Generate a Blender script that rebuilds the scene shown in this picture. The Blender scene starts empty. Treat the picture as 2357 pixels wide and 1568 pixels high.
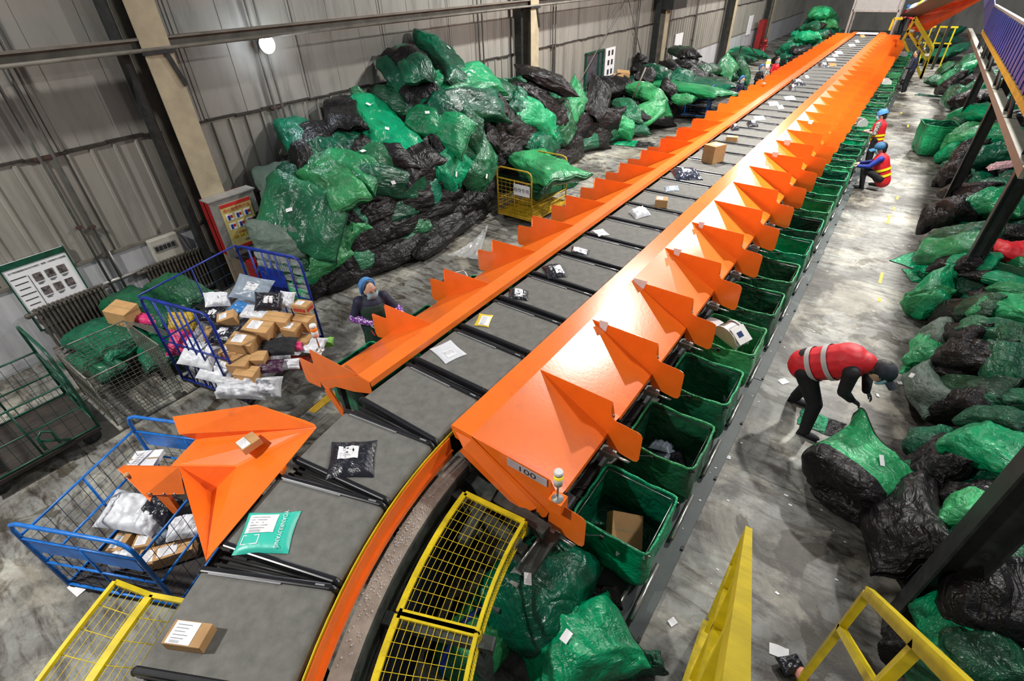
import bpy, bmesh, math, random
from mathutils import Vector, Matrix, Euler, noise
PI=math.pi
rnd=random.Random(7)
SC=bpy.context.scene
COL=SC.collection
# ---------------------------------------------------------------- camera
CR=((0.81438764,0.57980371,-0.02450363),(0.32735805,-0.4938496,-0.80557388),(-0.47917584,0.64802795,-0.59198843))
CH=5.0; CF=1159.9; PX,PY=1178.5,784.0
cam=bpy.data.cameras.new('camera'); camo=bpy.data.objects.new('camera',cam); COL.objects.link(camo)
cam.sensor_width=36; cam.lens=CF/2357*36; cam.clip_start=.05; cam.clip_end=300
m=Matrix(((CR[0][0],-CR[1][0],-CR[2][0],0),(CR[0][1],-CR[1][1],-CR[2][1],0),(CR[0][2],-CR[1][2],-CR[2][2],CH),(0,0,0,1)))
camo.matrix_world=m; SC.camera=camo
def ray(px,py):
    d=(px-PX,py-PY,CF)
    return Vector([CR[0][i]*d[0]+CR[1][i]*d[1]+CR[2][i]*d[2] for i in range(3)])
def at(px,py,z=0.0):
    d=ray(px,py); t=(z-CH)/d.z; return Vector((0,0,CH))+d*t
def atx(px,py,x):
    d=ray(px,py); return Vector((0,0,CH))+d*(x/d.x)
def aty(px,py,y):
    d=ray(px,py); return Vector((0,0,CH))+d*(y/d.y)
# ---------------------------------------------------------------- materials
MATS={}
def nm(name):
    m=bpy.data.materials.new(name); m.use_nodes=True; MATS[name]=m
    nt=m.node_tree; b=nt.nodes['Principled BSDF']; return m,nt,b
def N(nt,t,**k):
    n=nt.nodes.new(t)
    for a,v in k.items():
        if a in n.inputs.keys(): n.inputs[a].default_value=v
        else: setattr(n,a,v)
    return n
def ramp(nt,src,stops):
    r=nt.nodes.new('ShaderNodeValToRGB'); e=r.color_ramp.elements
    while len(e)<len(stops): e.new(.5)
    for i,(p,c) in enumerate(stops):
        e[i].position=p; e[i].color=(c[0],c[1],c[2],1) if len(c)<4 else c
    nt.links.new(src,r.inputs[0]); return r
def mat(name,col,rough=.5,metal=0,var=.12,scale=6,bump=0,bscale=60,coord='Object',spec=.5,rand=0,coat=0,emit=None,es=0,dirt=None,alpha=None,stretch=None):
    if name in MATS: return MATS[name]
    m,nt,b=nm(name); L=nt.links.new
    b.inputs['Roughness'].default_value=rough; b.inputs['Metallic'].default_value=metal
    b.inputs['Specular IOR Level'].default_value=spec; b.inputs['Coat Weight'].default_value=coat
    tc=N(nt,'ShaderNodeTexCoord'); vec=tc.outputs[coord]
    if stretch:
        mp=N(nt,'ShaderNodeMapping'); mp.inputs['Scale'].default_value=stretch; L(vec,mp.inputs[0]); vec=mp.outputs[0]
    no=N(nt,'ShaderNodeTexNoise',Scale=scale,Detail=6.0,Roughness=.6); L(vec,no.inputs['Vector'])
    lo=[c*(1-var*1.6) for c in col]; hi=[min(1,c*(1+var)) for c in col]
    st=[(.3,lo),(.7,hi)]
    if dirt: st=[(.22,dirt),(.38,lo),(.7,hi)]
    r=ramp(nt,no.outputs['Fac'],st); out=r.outputs[0]
    if rand:
        oi=N(nt,'ShaderNodeObjectInfo'); mr=N(nt,'ShaderNodeMapRange'); mr.inputs['To Min'].default_value=1-rand; mr.inputs['To Max'].default_value=1+rand*.6
        L(oi.outputs['Random'],mr.inputs[0]); hs=N(nt,'ShaderNodeHueSaturation'); L(mr.outputs[0],hs.inputs['Value']); L(out,hs.inputs['Color']); out=hs.outputs[0]
    L(out,b.inputs['Base Color'])
    if bump:
        n2=N(nt,'ShaderNodeTexNoise',Scale=bscale,Detail=4.0); L(vec,n2.inputs['Vector'])
        bp=N(nt,'ShaderNodeBump',Strength=bump,Distance=.02); L(n2.outputs['Fac'],bp.inputs['Height']); L(bp.outputs[0],b.inputs['Normal'])
    if emit: b.inputs['Emission Color'].default_value=(*emit,1); b.inputs['Emission Strength'].default_value=es
    if alpha is not None: b.inputs['Alpha'].default_value=alpha
    return m
ORANGE=mat('orange_paint',(.98,.185,.014),rough=.24,var=.05,scale=3,bump=.03,bscale=25,spec=.9,dirt=(.62,.13,.02))
ORANGE_F=mat('orange_fascia',(.95,.17,.012),rough=.35,var=.08,scale=5,bump=.05)
BELT=mat('belt_fabric',(.155,.152,.138),rough=.8,var=.16,scale=9,bump=.3,bscale=180)
BPL=mat('black_plastic',(.012,.012,.015),rough=.28,var=.2)
RUB=mat('black_rubber',(.014,.014,.015),rough=.5,var=.3,scale=14)
STRIP=mat('silver_strip',(.5,.5,.52),rough=.3,metal=.6,var=.1)
STEEL=mat('brushed_steel',(.48,.47,.45),rough=.3,metal=.9,var=.15,scale=12)
ZINC=mat('zinc_steel',(.42,.42,.4),rough=.45,metal=.6,var=.2,scale=14)
FRAME=mat('dark_green_grey_frame',(.055,.065,.06),rough=.5,var=.3,scale=8,dirt=(.12,.11,.09))
PLATE=mat('grey_green_deck_plate',(.06,.075,.075),rough=.55,var=.12,scale=4,dirt=(.07,.08,.08),bump=.05)
DARK=mat('dark_machine',(.014,.015,.016),rough=.6,var=.3)
YEL=mat('yellow_paint',(.68,.52,.008),rough=.42,var=.12,scale=7,dirt=(.4,.3,.02),bump=.05)
YEL2=mat('orange_yellow_paint',(.55,.33,.01),rough=.5,var=.2,scale=9,dirt=(.2,.12,.03))
BLUE=mat('bright_blue_paint',(.008,.17,.62),rough=.4,var=.2,scale=8,dirt=(.02,.06,.14))
BLUE2=mat('deep_blue_paint',(.006,.03,.3),rough=.42,var=.3,scale=9,dirt=(.15,.15,.16))
GPAINT=mat('dark_green_paint',(.004,.07,.04),rough=.45,var=.3,scale=8,dirt=(.03,.05,.04))
WIRE=mat('galvanised_wire',(.22,.21,.18),rough=.5,metal=.5,var=.3,scale=20)
WIREB=mat('dark_blue_wire',(.006,.03,.09),rough=.5,var=.3)
WIREG=mat('dark_green_wire',(.004,.05,.035),rough=.5,var=.3)
WIREY=mat('yellow_wire',(.5,.33,.02),rough=.5,var=.3)
CARD=mat('cardboard',(.47,.27,.11),rough=.75,var=.12,scale=5,rand=.25)
CARDR=mat('red_printed_card',(.45,.05,.03),rough=.7,var=.3,scale=20)
PAPER=mat('white_paper',(.78,.78,.8),rough=.7,var=.05)
GINK=mat('grey_print',(.3,.3,.33),rough=.7)
INK=mat('black_ink',(.02,.02,.025),rough=.7)
REDINK=mat('red_ink',(.5,.02,.015),rough=.6)
POLYW=mat('white_poly_mailer',(.68,.7,.74),rough=.38,var=.06,bump=.5,bscale=9)
POLYG=mat('grey_poly_mailer',(.27,.33,.4),rough=.35,var=.1,bump=.5,bscale=9)
POLYK=mat('black_poly_mailer',(.016,.017,.025),rough=.22,var=.2,bump=.9,bscale=11,stretch=(1,2.6,1))
POLYT=mat('teal_poly_mailer',(.04,.55,.42),rough=.38,var=.05,bump=.25,bscale=7)
POLYY=mat('yellow_poly_mailer',(.8,.55,.03),rough=.4,var=.05,bump=.25,bscale=7)
POLYB=mat('blue_poly_mailer',(.04,.2,.5),rough=.38,var=.1,bump=.3,bscale=7)
PINK=mat('pink_poly',(.6,.03,.15),rough=.4,var=.1,bump=.3)
PURP=mat('dark_purple_poly',(.05,.01,.04),rough=.4,bump=.3)
LIME=mat('lime_poly',(.2,.55,.05),rough=.4,bump=.3)
CREAM=mat('cream_column_paint',(.4,.34,.23),rough=.6,var=.1,scale=3,dirt=(.25,.2,.13))
CREAMD=mat('weathered_and_shaded_cream_paint',(.16,.145,.12),rough=.65,var=.25,scale=3)  # darker cream; on the column webs it paints in their shaded side
BLKST=mat('black_steel_paint',(.02,.024,.024),rough=.45,var=.3,scale=9,dirt=(.05,.05,.05))
PALE=mat('pale_beam_paint',(.17,.165,.13),rough=.5,var=.12,scale=6,dirt=(.15,.14,.11))
PIPE=mat('grey_pipe',(.12,.12,.11),rough=.5,var=.2)
REDP=mat('red_cabinet_paint',(.28,.012,.012),rough=.45,var=.2)
ALU=mat('aluminium_frame',(.36,.35,.33),rough=.45,metal=.4,var=.15)
RAD=mat('old_radiator_paint',(.085,.075,.06),rough=.55,var=.35,scale=14)
RADW=mat('radiator_valve',(.5,.48,.45),rough=.5)
CREAMBOX=mat('cream_enclosure',(.44,.42,.36),rough=.5,var=.1)
GLOVE=mat('dark_glove',(.02,.022,.03),rough=.7)
SKIN=mat('skin',(.55,.33,.23),rough=.5,var=.06)
HAIR=mat('black_hair',(.012,.01,.009),rough=.45,bump=.4,bscale=90)
MASK=mat('surgical_mask',(.32,.58,.7),rough=.7,var=.06)
NETB=mat('blue_hairnet',(.06,.24,.58),rough=.6,var=.15,bump=.4,bscale=50)
NAVY=mat('navy_workwear',(.01,.014,.04),rough=.7,var=.3,bump=.3,bscale=14)
BLACKC=mat('black_clothes',(.006,.006,.009),rough=.75,var=.3,bump=.3,bscale=12)
REDC=mat('red_vest_fabric',(.62,.012,.022),rough=.55,var=.12,bump=.35,bscale=9)
REFL=mat('silver_reflective_tape',(.45,.46,.45),rough=.4,var=.1)
REFY=mat('yellow_reflective_tape',(.85,.75,.02),rough=.4,var=.05)
ROYAL=mat('royal_blue_sleeve',(.01,.03,.28),rough=.6,var=.2,bump=.3)
GCLOTH=mat('dark_green_apron',(.006,.035,.02),rough=.7,var=.3,bump=.3,bscale=14)
CAPM=mat('dark_cap',(.012,.018,.03),rough=.7,var=.4,scale=12)
WSHOE=mat('pale_trainer',(.6,.57,.48),rough=.6)
BLAMP=mat('beacon_yellow',(.95,.75,.02),rough=.3,emit=(1,.8,.05),es=.35)
BLAMPO=mat('beacon_orange',(.8,.2,.02),rough=.3,emit=(1,.3,.02),es=.15)
BWHITE=mat('white_plastic',(.72,.72,.7),rough=.4,var=.05)
NAVYP=mat('navy_screen',(.01,.03,.12),rough=.3)
GREYBOX=mat('grey_panel',(.3,.3,.29),rough=.5,var=.06)
# pattern sleeve
m,nt,b=nm('purple_patterned_sleeve'); tc=N(nt,'ShaderNodeTexCoord'); v=N(nt,'ShaderNodeTexVoronoi',Scale=34.0); nt.links.new(tc.outputs['Object'],v.inputs['Vector'])
r=ramp(nt,v.outputs['Distance'],[(.30,(.8,.7,.85)),(.42,(.16,.03,.3))]); nt.links.new(r.outputs[0],b.inputs['Base Color']); PURPS=m
m,nt,b=nm('grey_camouflage_sleeve'); tc=N(nt,'ShaderNodeTexCoord'); v=N(nt,'ShaderNodeTexNoise',Scale=30.0); nt.links.new(tc.outputs['Object'],v.inputs['Vector'])
r=ramp(nt,v.outputs['Fac'],[(.4,(.03,.03,.04)),(.5,(.2,.19,.18)),(.62,(.42,.4,.36))]); nt.links.new(r.outputs[0],b.inputs['Base Color']); CAMO=m
# woven sack materials: glossy crinkled tape cloth
def sackmat(name,dark,light,rough,randv,crk=1.0,sp=.45):
    m,nt,b=nm(name); L=nt.links.new
    tc=N(nt,'ShaderNodeTexCoord'); oi=N(nt,'ShaderNodeObjectInfo')
    add=N(nt,'ShaderNodeVectorMath',operation='ADD'); L(tc.outputs['Object'],add.inputs[0])
    cx=N(nt,'ShaderNodeCombineXYZ'); ml=N(nt,'ShaderNodeMath',operation='MULTIPLY'); ml.inputs[1].default_value=37.0; L(oi.outputs['Random'],ml.inputs[0])
    for i in range(3): L(ml.outputs[0],cx.inputs[i])
    L(cx.outputs[0],add.inputs[1])
    no=N(nt,'ShaderNodeTexNoise',Scale=2.2,Detail=5.0,Roughness=.6); L(add.outputs[0],no.inputs['Vector'])
    r=ramp(nt,no.outputs['Fac'],[(.3,dark),(.68,light)])
    mr=N(nt,'ShaderNodeMapRange'); mr.inputs['To Min'].default_value=1-randv; mr.inputs['To Max'].default_value=1+randv*.5; L(oi.outputs['Random'],mr.inputs[0])
    fr=N(nt,'ShaderNodeMath',operation='FRACT'); m7=N(nt,'ShaderNodeMath',operation='MULTIPLY'); m7.inputs[1].default_value=7.31; L(oi.outputs['Random'],m7.inputs[0]); L(m7.outputs[0],fr.inputs[0])
    mh=N(nt,'ShaderNodeMapRange'); mh.inputs['To Min'].default_value=.485; mh.inputs['To Max'].default_value=.525; L(fr.outputs[0],mh.inputs[0])
    ms=N(nt,'ShaderNodeMapRange'); ms.inputs['To Min'].default_value=.86; ms.inputs['To Max'].default_value=1.06; L(fr.outputs[0],ms.inputs[0])
    hs=N(nt,'ShaderNodeHueSaturation'); L(mr.outputs[0],hs.inputs['Value']); L(mh.outputs[0],hs.inputs['Hue']); L(ms.outputs[0],hs.inputs['Saturation']); L(r.outputs[0],hs.inputs['Color']); L(hs.outputs[0],b.inputs['Base Color'])
    b.inputs['Roughness'].default_value=rough; b.inputs['Specular IOR Level'].default_value=sp
    # crinkles: ridged low noise plus sharp folds
    n1=N(nt,'ShaderNodeTexNoise',Scale=4.5,Detail=3.0,Roughness=.5,Distortion=.8); L(add.outputs[0],n1.inputs['Vector'])
    ab=N(nt,'ShaderNodeMath',operation='SUBTRACT'); ab.inputs[1].default_value=.5; L(n1.outputs['Fac'],ab.inputs[0])
    a2=N(nt,'ShaderNodeMath',operation='ABSOLUTE'); L(ab.outputs[0],a2.inputs[0])
    vmp=N(nt,'ShaderNodeMapping'); vmp.inputs['Scale'].default_value=(.45,1.5,1.2); L(add.outputs[0],vmp.inputs[0]); vo=N(nt,'ShaderNodeTexNoise',Scale=6.5,Detail=5.0,Roughness=.62,Distortion=.9); L(vmp.outputs[0],vo.inputs['Vector'])
    mn=N(nt,'ShaderNodeMath',operation='MINIMUM'); mn.inputs[1].default_value=.62; L(vo.outputs['Fac'],mn.inputs[0])
    sm=N(nt,'ShaderNodeMath',operation='MULTIPLY_ADD'); sm.inputs[1].default_value=2.4; L(a2.outputs[0],sm.inputs[0]); L(mn.outputs[0],sm.inputs[2])
    bp=N(nt,'ShaderNodeBump',Strength=.62*crk,Distance=.06); L(sm.outputs[0],bp.inputs['Height']); L(bp.outputs[0],b.inputs['Normal'])
    return m
SG=sackmat('green_sack_cloth',(.0008,.044,.020),(.003,.145,.058),.27,.5)
SGB=sackmat('bright_green_sack_cloth',(.001,.13,.04),(.006,.38,.12),.26,.25)
SK=sackmat('black_sack_cloth',(.0035,.003,.0035),(.012,.0105,.0115),.33,.45,1.0,.28)
SGY=sackmat('faded_green_sack_cloth',(.06,.10,.075),(.115,.155,.12),.5,.15,.6)
SKB=mat('black_binding',(.008,.009,.01),rough=.6)
# concrete floor
m,nt,b=nm('stained_concrete'); L=nt.links.new
tc=N(nt,'ShaderNodeTexCoord'); P=tc.outputs['Object']
n1=N(nt,'ShaderNodeTexNoise',Scale=.55,Detail=9.0,Roughness=.62); L(P,n1.inputs['Vector'])
r1=ramp(nt,n1.outputs['Fac'],[(.34,(.05,.045,.038)),(.44,(.10,.095,.082)),(.50,(.18,.18,.17)),(.60,(.25,.258,.235)),(.70,(.40,.39,.33))])
mp=N(nt,'ShaderNodeMapping'); mp.inputs['Scale'].default_value=(1.3,5.5,1); mp.inputs['Rotation'].default_value=(0,0,.08); L(P,mp.inputs[0])
n2=N(nt,'ShaderNodeTexNoise',Scale=1.6,Detail=8.0,Roughness=.7,Distortion=.6); L(mp.outputs[0],n2.inputs['Vector'])
r2=ramp(nt,n2.outputs['Fac'],[(.34,(.16,.13,.115)),(.43,(.55,.5,.47)),(.52,(.95,.95,.95)),(.62,(1,1,1)),(.74,(1.0,.9,.68))])
mx=N(nt,'ShaderNodeMix',data_type='RGBA',blend_type='MULTIPLY'); mx.inputs[0].default_value=1; L(r1.outputs[0],mx.inputs[6]); L(r2.outputs[0],mx.inputs[7])
n3=N(nt,'ShaderNodeTexNoise',Scale=1.25,Detail=5.0,Roughness=.5,Distortion=1.0); mp3=N(nt,'ShaderNodeMapping'); mp3.inputs['Location'].default_value=(5.2,1.3,0); L(P,mp3.inputs[0]); L(mp3.outputs[0],n3.inputs['Vector'])
r3=ramp(nt,n3.outputs['Fac'],[(.60,(1,1,1)),(.612,(.42,.38,.31))])
mx2=N(nt,'ShaderNodeMix',data_type='RGBA',blend_type='MULTIPLY'); mx2.inputs[0].default_value=1; L(mx.outputs[2],mx2.inputs[6]); L(r3.outputs[0],mx2.inputs[7])
br=N(nt,'ShaderNodeTexBrick'); br.offset=0; br.inputs['Scale'].default_value=1; br.inputs['Mortar Size'].default_value=.008; br.inputs['Mortar Smooth'].default_value=.3
br.inputs['Brick Width'].default_value=7.0; br.inputs['Row Height'].default_value=4.55
br.inputs['Color1'].default_value=(1,1,1,1); br.inputs['Color2'].default_value=(1,1,1,1); br.inputs['Mortar'].default_value=(.22,.2,.18,1)
mpb=N(nt,'ShaderNodeMapping'); mpb.inputs['Location'].default_value=(3.6,-.35,0)
nw=N(nt,'ShaderNodeTexNoise',Scale=2.5,Detail=4.0); L(P,nw.inputs['Vector'])
vm=N(nt,'ShaderNodeVectorMath',operation='MULTIPLY_ADD'); vm.inputs[1].default_value=(.08,.08,0); L(nw.outputs['Color'],vm.inputs[0]); L(P,vm.inputs[2]); L(vm.outputs[0],mpb.inputs[0]); L(mpb.outputs[0],br.inputs['Vector'])
mx3=N(nt,'ShaderNodeMix',data_type='RGBA',blend_type='MULTIPLY'); mx3.inputs[0].default_value=1; L(mx2.outputs[2],mx3.inputs[6]); L(br.outputs['Color'],mx3.inputs[7])
n5=N(nt,'ShaderNodeTexNoise',Scale=22.0,Detail=5.0,Roughness=.7); L(mp.outputs[0],n5.inputs['Vector'])
r5=ramp(nt,n5.outputs['Fac'],[(.28,(.45,.43,.4)),(.42,(1,1,1))])
mx4=N(nt,'ShaderNodeMix',data_type='RGBA',blend_type='MULTIPLY'); mx4.inputs[0].default_value=.8; L(mx3.outputs[2],mx4.inputs[6]); L(r5.outputs[0],mx4.inputs[7])
n6=N(nt,'ShaderNodeTexNoise',Scale=4.2,Detail=11.0,Roughness=.78,Distortion=.9); L(mp3.outputs[0],n6.inputs['Vector'])
r6=ramp(nt,n6.outputs['Fac'],[(.36,(.42,.38,.35)),(.46,(.86,.85,.83)),(.54,(1,1,1)),(.64,(1.0,1.0,.96))])
mx6=N(nt,'ShaderNodeMix',data_type='RGBA',blend_type='MULTIPLY'); mx6.inputs[0].default_value=.9; L(mx4.outputs[2],mx6.inputs[6]); L(r6.outputs[0],mx6.inputs[7])
n7=N(nt,'ShaderNodeTexNoise',Scale=.8,Detail=7.0,Roughness=.7,Distortion=.5); L(P,n7.inputs['Vector']); r7=ramp(nt,n7.outputs['Fac'],[(.50,(0,0,0)),(.60,(1,1,1))])
mx7=N(nt,'ShaderNodeMix',data_type='RGBA',blend_type='ADD'); L(r7.outputs[0],mx7.inputs[0]); L(mx6.outputs[2],mx7.inputs[6]); mx7.inputs[7].default_value=(.16,.15,.12,1)
L(mx7.outputs[2],b.inputs['Base Color'])
rr=N(nt,'ShaderNodeMapRange'); rr.inputs['To Min'].default_value=.3; rr.inputs['To Max'].default_value=.7; L(n2.outputs['Fac'],rr.inputs[0]); L(rr.outputs[0],b.inputs['Roughness'])
bp=N(nt,'ShaderNodeBump',Strength=.25,Distance=.01); L(n5.outputs['Fac'],bp.inputs['Height']); L(bp.outputs[0],b.inputs['Normal'])
CONC=m
# wall panels (y along the wall, z up): ribbed sheet below, smooth insulated panel above
def wallmat(name,base,ribs,low=False):
    m,nt,b=nm(name); L=nt.links.new; tc=N(nt,'ShaderNodeTexCoord'); P=tc.outputs['Object']
    mp=N(nt,'ShaderNodeMapping'); mp.inputs['Scale'].default_value=(1,2.2,.35); L(P,mp.inputs[0])
    n=N(nt,'ShaderNodeTexNoise',Scale=1.3,Detail=8.0,Roughness=.65); L(mp.outputs[0],n.inputs['Vector'])
    r=ramp(nt,n.outputs['Fac'],[(.25,[c*.55 for c in base]),(.5,base),(.8,[c*1.15 for c in base])])
    out=r.outputs[0]
    L(out,b.inputs['Base Color']); b.inputs['Roughness'].default_value=.6
    return m
WALLU=wallmat('upper_wall_panel',(.27,.258,.232),0)
WALLR=wallmat('ribbed_wall_sheet',(.25,.238,.208),1)
WALLW=wallmat('white_low_wall',(.42,.42,.44),0)
SEAM=mat('dirty_seam',(.03,.025,.02),rough=.8,var=.4,scale=10)
# ---------------------------------------------------------------- mesh builder
class MB:
    def __init__(s,mats=None): s.v=[]; s.f=[]; s.mi=[]; s.m=0; s.sm=[]; s.smooth=False
    def _f(s,ids): s.f.append(tuple(ids)); s.mi.append(s.m); s.sm.append(s.smooth)
    def face(s,*pts):
        i=len(s.v); s.v+= [Vector(p) for p in pts]; s._f(range(i,i+len(pts))); return s
    def box(s,c,d,R=None,taper=1.0):
        c=Vector(c); h=[x/2 for x in d]; i=len(s.v)
        for z in(-1,1):
            k=taper if z>0 else 1
            for x,y in((-1,-1),(1,-1),(1,1),(-1,1)):
                p=Vector((x*h[0]*k,y*h[1]*k,z*h[2]))
                if R is not None: p=R@p
                s.v.append(c+p)
        for q in((3,2,1,0),(4,5,6,7),(0,1,5,4),(1,2,6,5),(2,3,7,6),(3,0,4,7)): s._f([i+k for k in q])
        return s
    def rbox(s,c,d,r=.01,R=None,n=2):
        # box with rounded vertical edges and bevelled top/bottom
        c=Vector(c); hx,hy,hz=[x/2 for x in d]; r=min(r,hx*.95,hy*.95,hz*.95)
        ring=[]
        for ci,(sx,sy) in enumerate(((1,1),(-1,1),(-1,-1),(1,-1))):
            for k in range(n+1):
                a=PI/2*ci+PI/2*k/n; ring.append((sx*(hx-r),sy*(hy-r),math.cos(a),math.sin(a)))
        lev=[(-hz,0),(-hz+r*.3,.7),(-hz+r,1),(hz-r,1),(hz-r*.3,.7),(hz,0)]
        i0=len(s.v); M=len(ring)
        for z,k in lev:
            for (x,y,ca,sa) in ring:
                p=Vector((x+ca*r*k,y+sa*r*k,z)); 
                if R is not None: p=R@p
                s.v.append(c+p)
        for l in range(len(lev)-1):
            for k in range(M):
                a=i0+l*M+k; b_=i0+l*M+(k+1)%M; s._f([a,b_,b_+M,a+M])
        s._f([i0+k for k in range(M-1,-1,-1)]); s._f([i0+(len(lev)-1)*M+k for k in range(M)])
        return s
    def bar(s,p0,p1,w,h,up=(0,0,1)):
        p0=Vector(p0);p1=Vector(p1);d=p1-p0;l=d.length
        if l<1e-6: return s
        z=d/l; up=Vector(up)
        if abs(z.dot(up))>.98: up=Vector((0,1,0))
        x=up.cross(z).normalized(); y=z.cross(x)
        R=Matrix((x,y,z)).transposed()
        return s.box((p0+p1)/2,(w,h,l),R)
    def tube(s,pts,r,n=8,cap=True,closed=False):
        pts=[Vector(p) for p in pts]; K=len(pts); i0=len(s.v); old=s.smooth; s.smooth=True
        rr=r if isinstance(r,(list,tuple)) else [r]*K
        prev=None
        for k,p in enumerate(pts):
            if closed: d=pts[(k+1)%K]-pts[k-1]
            else: d=(pts[min(k+1,K-1)]-pts[max(k-1,0)])
            d.normalize()
            if prev is None:
                u=Vector((0,0,1)) if abs(d.z)<.9 else Vector((1,0,0)); x=u.cross(d).normalized()
            else: x=(prev-d*prev.dot(d)).normalized()
            prev=x; y=d.cross(x)
            for j in range(n):
                a=2*PI*j/n; s.v.append(p+(x*math.cos(a)+y*math.sin(a))*rr[k])
        for k in range(K if closed else K-1):
            for j in range(n):
                a=i0+k*n+j; b_=i0+k*n+(j+1)%n; k2=((k+1)%K)
                s._f([a,b_,i0+k2*n+(j+1)%n,i0+k2*n+j])
        s.smooth=False
        if cap and not closed: s._f([i0+j for j in range(n-1,-1,-1)]); s._f([i0+(K-1)*n+j for j in range(n)])
        s.smooth=old; return s
    def lathe(s,c,prof,n=20,R=None):
        c=Vector(c); i0=len(s.v); old=s.smooth; s.smooth=True
        for (r,z) in prof:
            for j in range(n):
                a=2*PI*j/n; p=Vector((r*math.cos(a),r*math.sin(a),z))
                if R is not None: p=R@p
                s.v.append(c+p)
        for k in range(len(prof)-1):
            for j in range(n):
                a=i0+k*n+j; b_=i0+k*n+(j+1)%n; s._f([a,b_,b_+n,a+n])
        s.smooth=False; s._f([i0+j for j in range(n-1,-1,-1)]); s._f([i0+(len(prof)-1)*n+j for j in range(n)]); s.smooth=old
        return s
    def prism(s,pts,off):
        # flat polygon thickened by vector off
        off=Vector(off); i=len(s.v); n=len(pts)
        s.v+=[Vector(p) for p in pts]+[Vector(p)+off for p in pts]
        s._f(range(i+n-1,i-1,-1)); s._f(range(i+n,i+2*n))
        for k in range(n): s._f([i+k,i+(k+1)%n,i+n+(k+1)%n,i+n+k])
        return s
    def grid(s,fn,nu,nv,closeu=False,smooth=True,mf=None):
        i0=len(s.v); old=s.smooth; s.smooth=smooth
        NU=nu if closeu else nu+1
        for j in range(nv+1):
            for i in range(NU): s.v.append(Vector(fn(i/nu,j/nv)))
        for j in range(nv):
            for i in range(nu):
                a=i0+j*NU+i; b_=i0+j*NU+(i+1)%NU
                if mf: s.m=mf((i+.5)/nu,(j+.5)/nv)
                s._f([a,b_,b_+NU,a+NU])
        s.smooth=old; return s
    def ell(s,c,r,n=14,R=None):
        c=Vector(c); old=s.smooth; s.smooth=True
        if not isinstance(r,(tuple,list)): r=(r,r,r)
        prof=[(math.sin(PI*k/n),-math.cos(PI*k/n)) for k in range(1,n)]
        i0=len(s.v); M=n+4
        def P(x,y,z):
            p=Vector((x*r[0],y*r[1],z*r[2])); 
            if R is not None: p=R@p
            return c+p
        for (q,z) in prof:
            for j in range(M):
                a=2*PI*j/M; s.v.append(P(q*math.cos(a),q*math.sin(a),z))
        b0=len(s.v); s.v.append(P(0,0,-1)); s.v.append(P(0,0,1))
        for k in range(len(prof)-1):
            for j in range(M): a=i0+k*M+j; b_=i0+k*M+(j+1)%M; s._f([a,b_,b_+M,a+M])
        for j in range(M): s._f([b0,i0+(j+1)%M,i0+j]); k=i0+(len(prof)-1)*M; s._f([b0+1,k+j,k+(j+1)%M])
        s.smooth=old; return s
    def mesh(s,name,mats,origin=(0,0,0)):
        me=bpy.data.meshes.new(name); o=Vector(origin)
        me.from_pydata([tuple(v-o) for v in s.v],[],s.f)
        for m_ in (mats if isinstance(mats,(list,tuple)) else [mats]): me.materials.append(m_)
        me.polygons.foreach_set('material_index',s.mi); me.polygons.foreach_set('use_smooth',s.sm); me.update(); return me
    def build(s,name,mats,parent=None,origin=None,loc=None,flip=True):
        if origin is None: origin=parent.location.copy() if parent is not None else Vector((0,0,0))
        me=s.mesh(name,mats,origin)
        if flip:
            bm=bmesh.new(); bm.from_mesh(me); bmesh.ops.recalc_face_normals(bm,faces=bm.faces); bm.to_mesh(me); bm.free()
        o=bpy.data.objects.new(name,me); COL.objects.link(o)
        if parent is not None: o.parent=parent
        if loc is not None: o.location=loc
        elif parent is None: o.location=origin
        return o
def tag(o,label=None,cat=None,group=None,kind=None):
    if label: o['label']=label
    if cat: o['category']=cat
    if group: o['group']=group
    if kind: o['kind']=kind
    return o
def thing(name,label,cat,loc=(0,0,0),rz=0,group=None):
    o=bpy.data.objects.new(name,None); COL.objects.link(o); o.location=loc; o.rotation_euler=(0,0,rz); o.empty_display_size=.2
    return tag(o,label,cat,group)
def L0(mb,name,mats,parent,**k):  # part modelled in the thing's local coordinates
    return mb.build(name,mats,parent,origin=(0,0,0),**k)
def dup(root,loc=None,rz=None,label=None,group=None,scale=None,rot=None):
    r=root.copy(); COL.objects.link(r)
    if loc is not None: r.location=loc
    if rz is not None: r.rotation_euler=(0,0,rz)
    if rot is not None: r.rotation_euler=rot
    if scale is not None: r.scale=scale
    if label: r['label']=label
    if group: r['group']=group
    for ch in list(root.children):
        c=ch.copy(); COL.objects.link(c); c.parent=r
        for g in list(ch.children):
            d=g.copy(); COL.objects.link(d); d.parent=c
    return r
def text(body,size,parent,loc,rot,m_,name='lettering',align='CENTER',ext=.0008,sx=1):
    c=bpy.data.curves.new(name,'FONT'); c.body=body; c.size=size; c.align_x=align; c.align_y='CENTER'; c.extrude=ext
    t=bpy.data.objects.new('tmp',c); COL.objects.link(t); dg=bpy.context.evaluated_depsgraph_get(); dg.update()
    me=bpy.data.meshes.new_from_object(t.evaluated_get(dg)); bpy.data.objects.remove(t); me.materials.clear(); me.materials.append(m_)
    o=bpy.data.objects.new(name,me); COL.objects.link(o); o.location=loc; o.rotation_euler=rot; o.scale=(sx,1,1)
    if parent is not None: o.parent=parent
    return o
ORD=['first','second','third','fourth','fifth','sixth','seventh','eighth','ninth','tenth','eleventh','twelfth','thirteenth','fourteenth','fifteenth','sixteenth','seventeenth','eighteenth','nineteenth']
TENS=['','','twenty','thirty','forty','fifty']
TENO=['','','twentieth','thirtieth','fortieth','fiftieth']
def ordn(n):
    if n<=19: return ORD[n-1]
    t,u=divmod(n,10)
    return TENO[t] if u==0 else TENS[t]+'-'+ORD[u-1]
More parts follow.
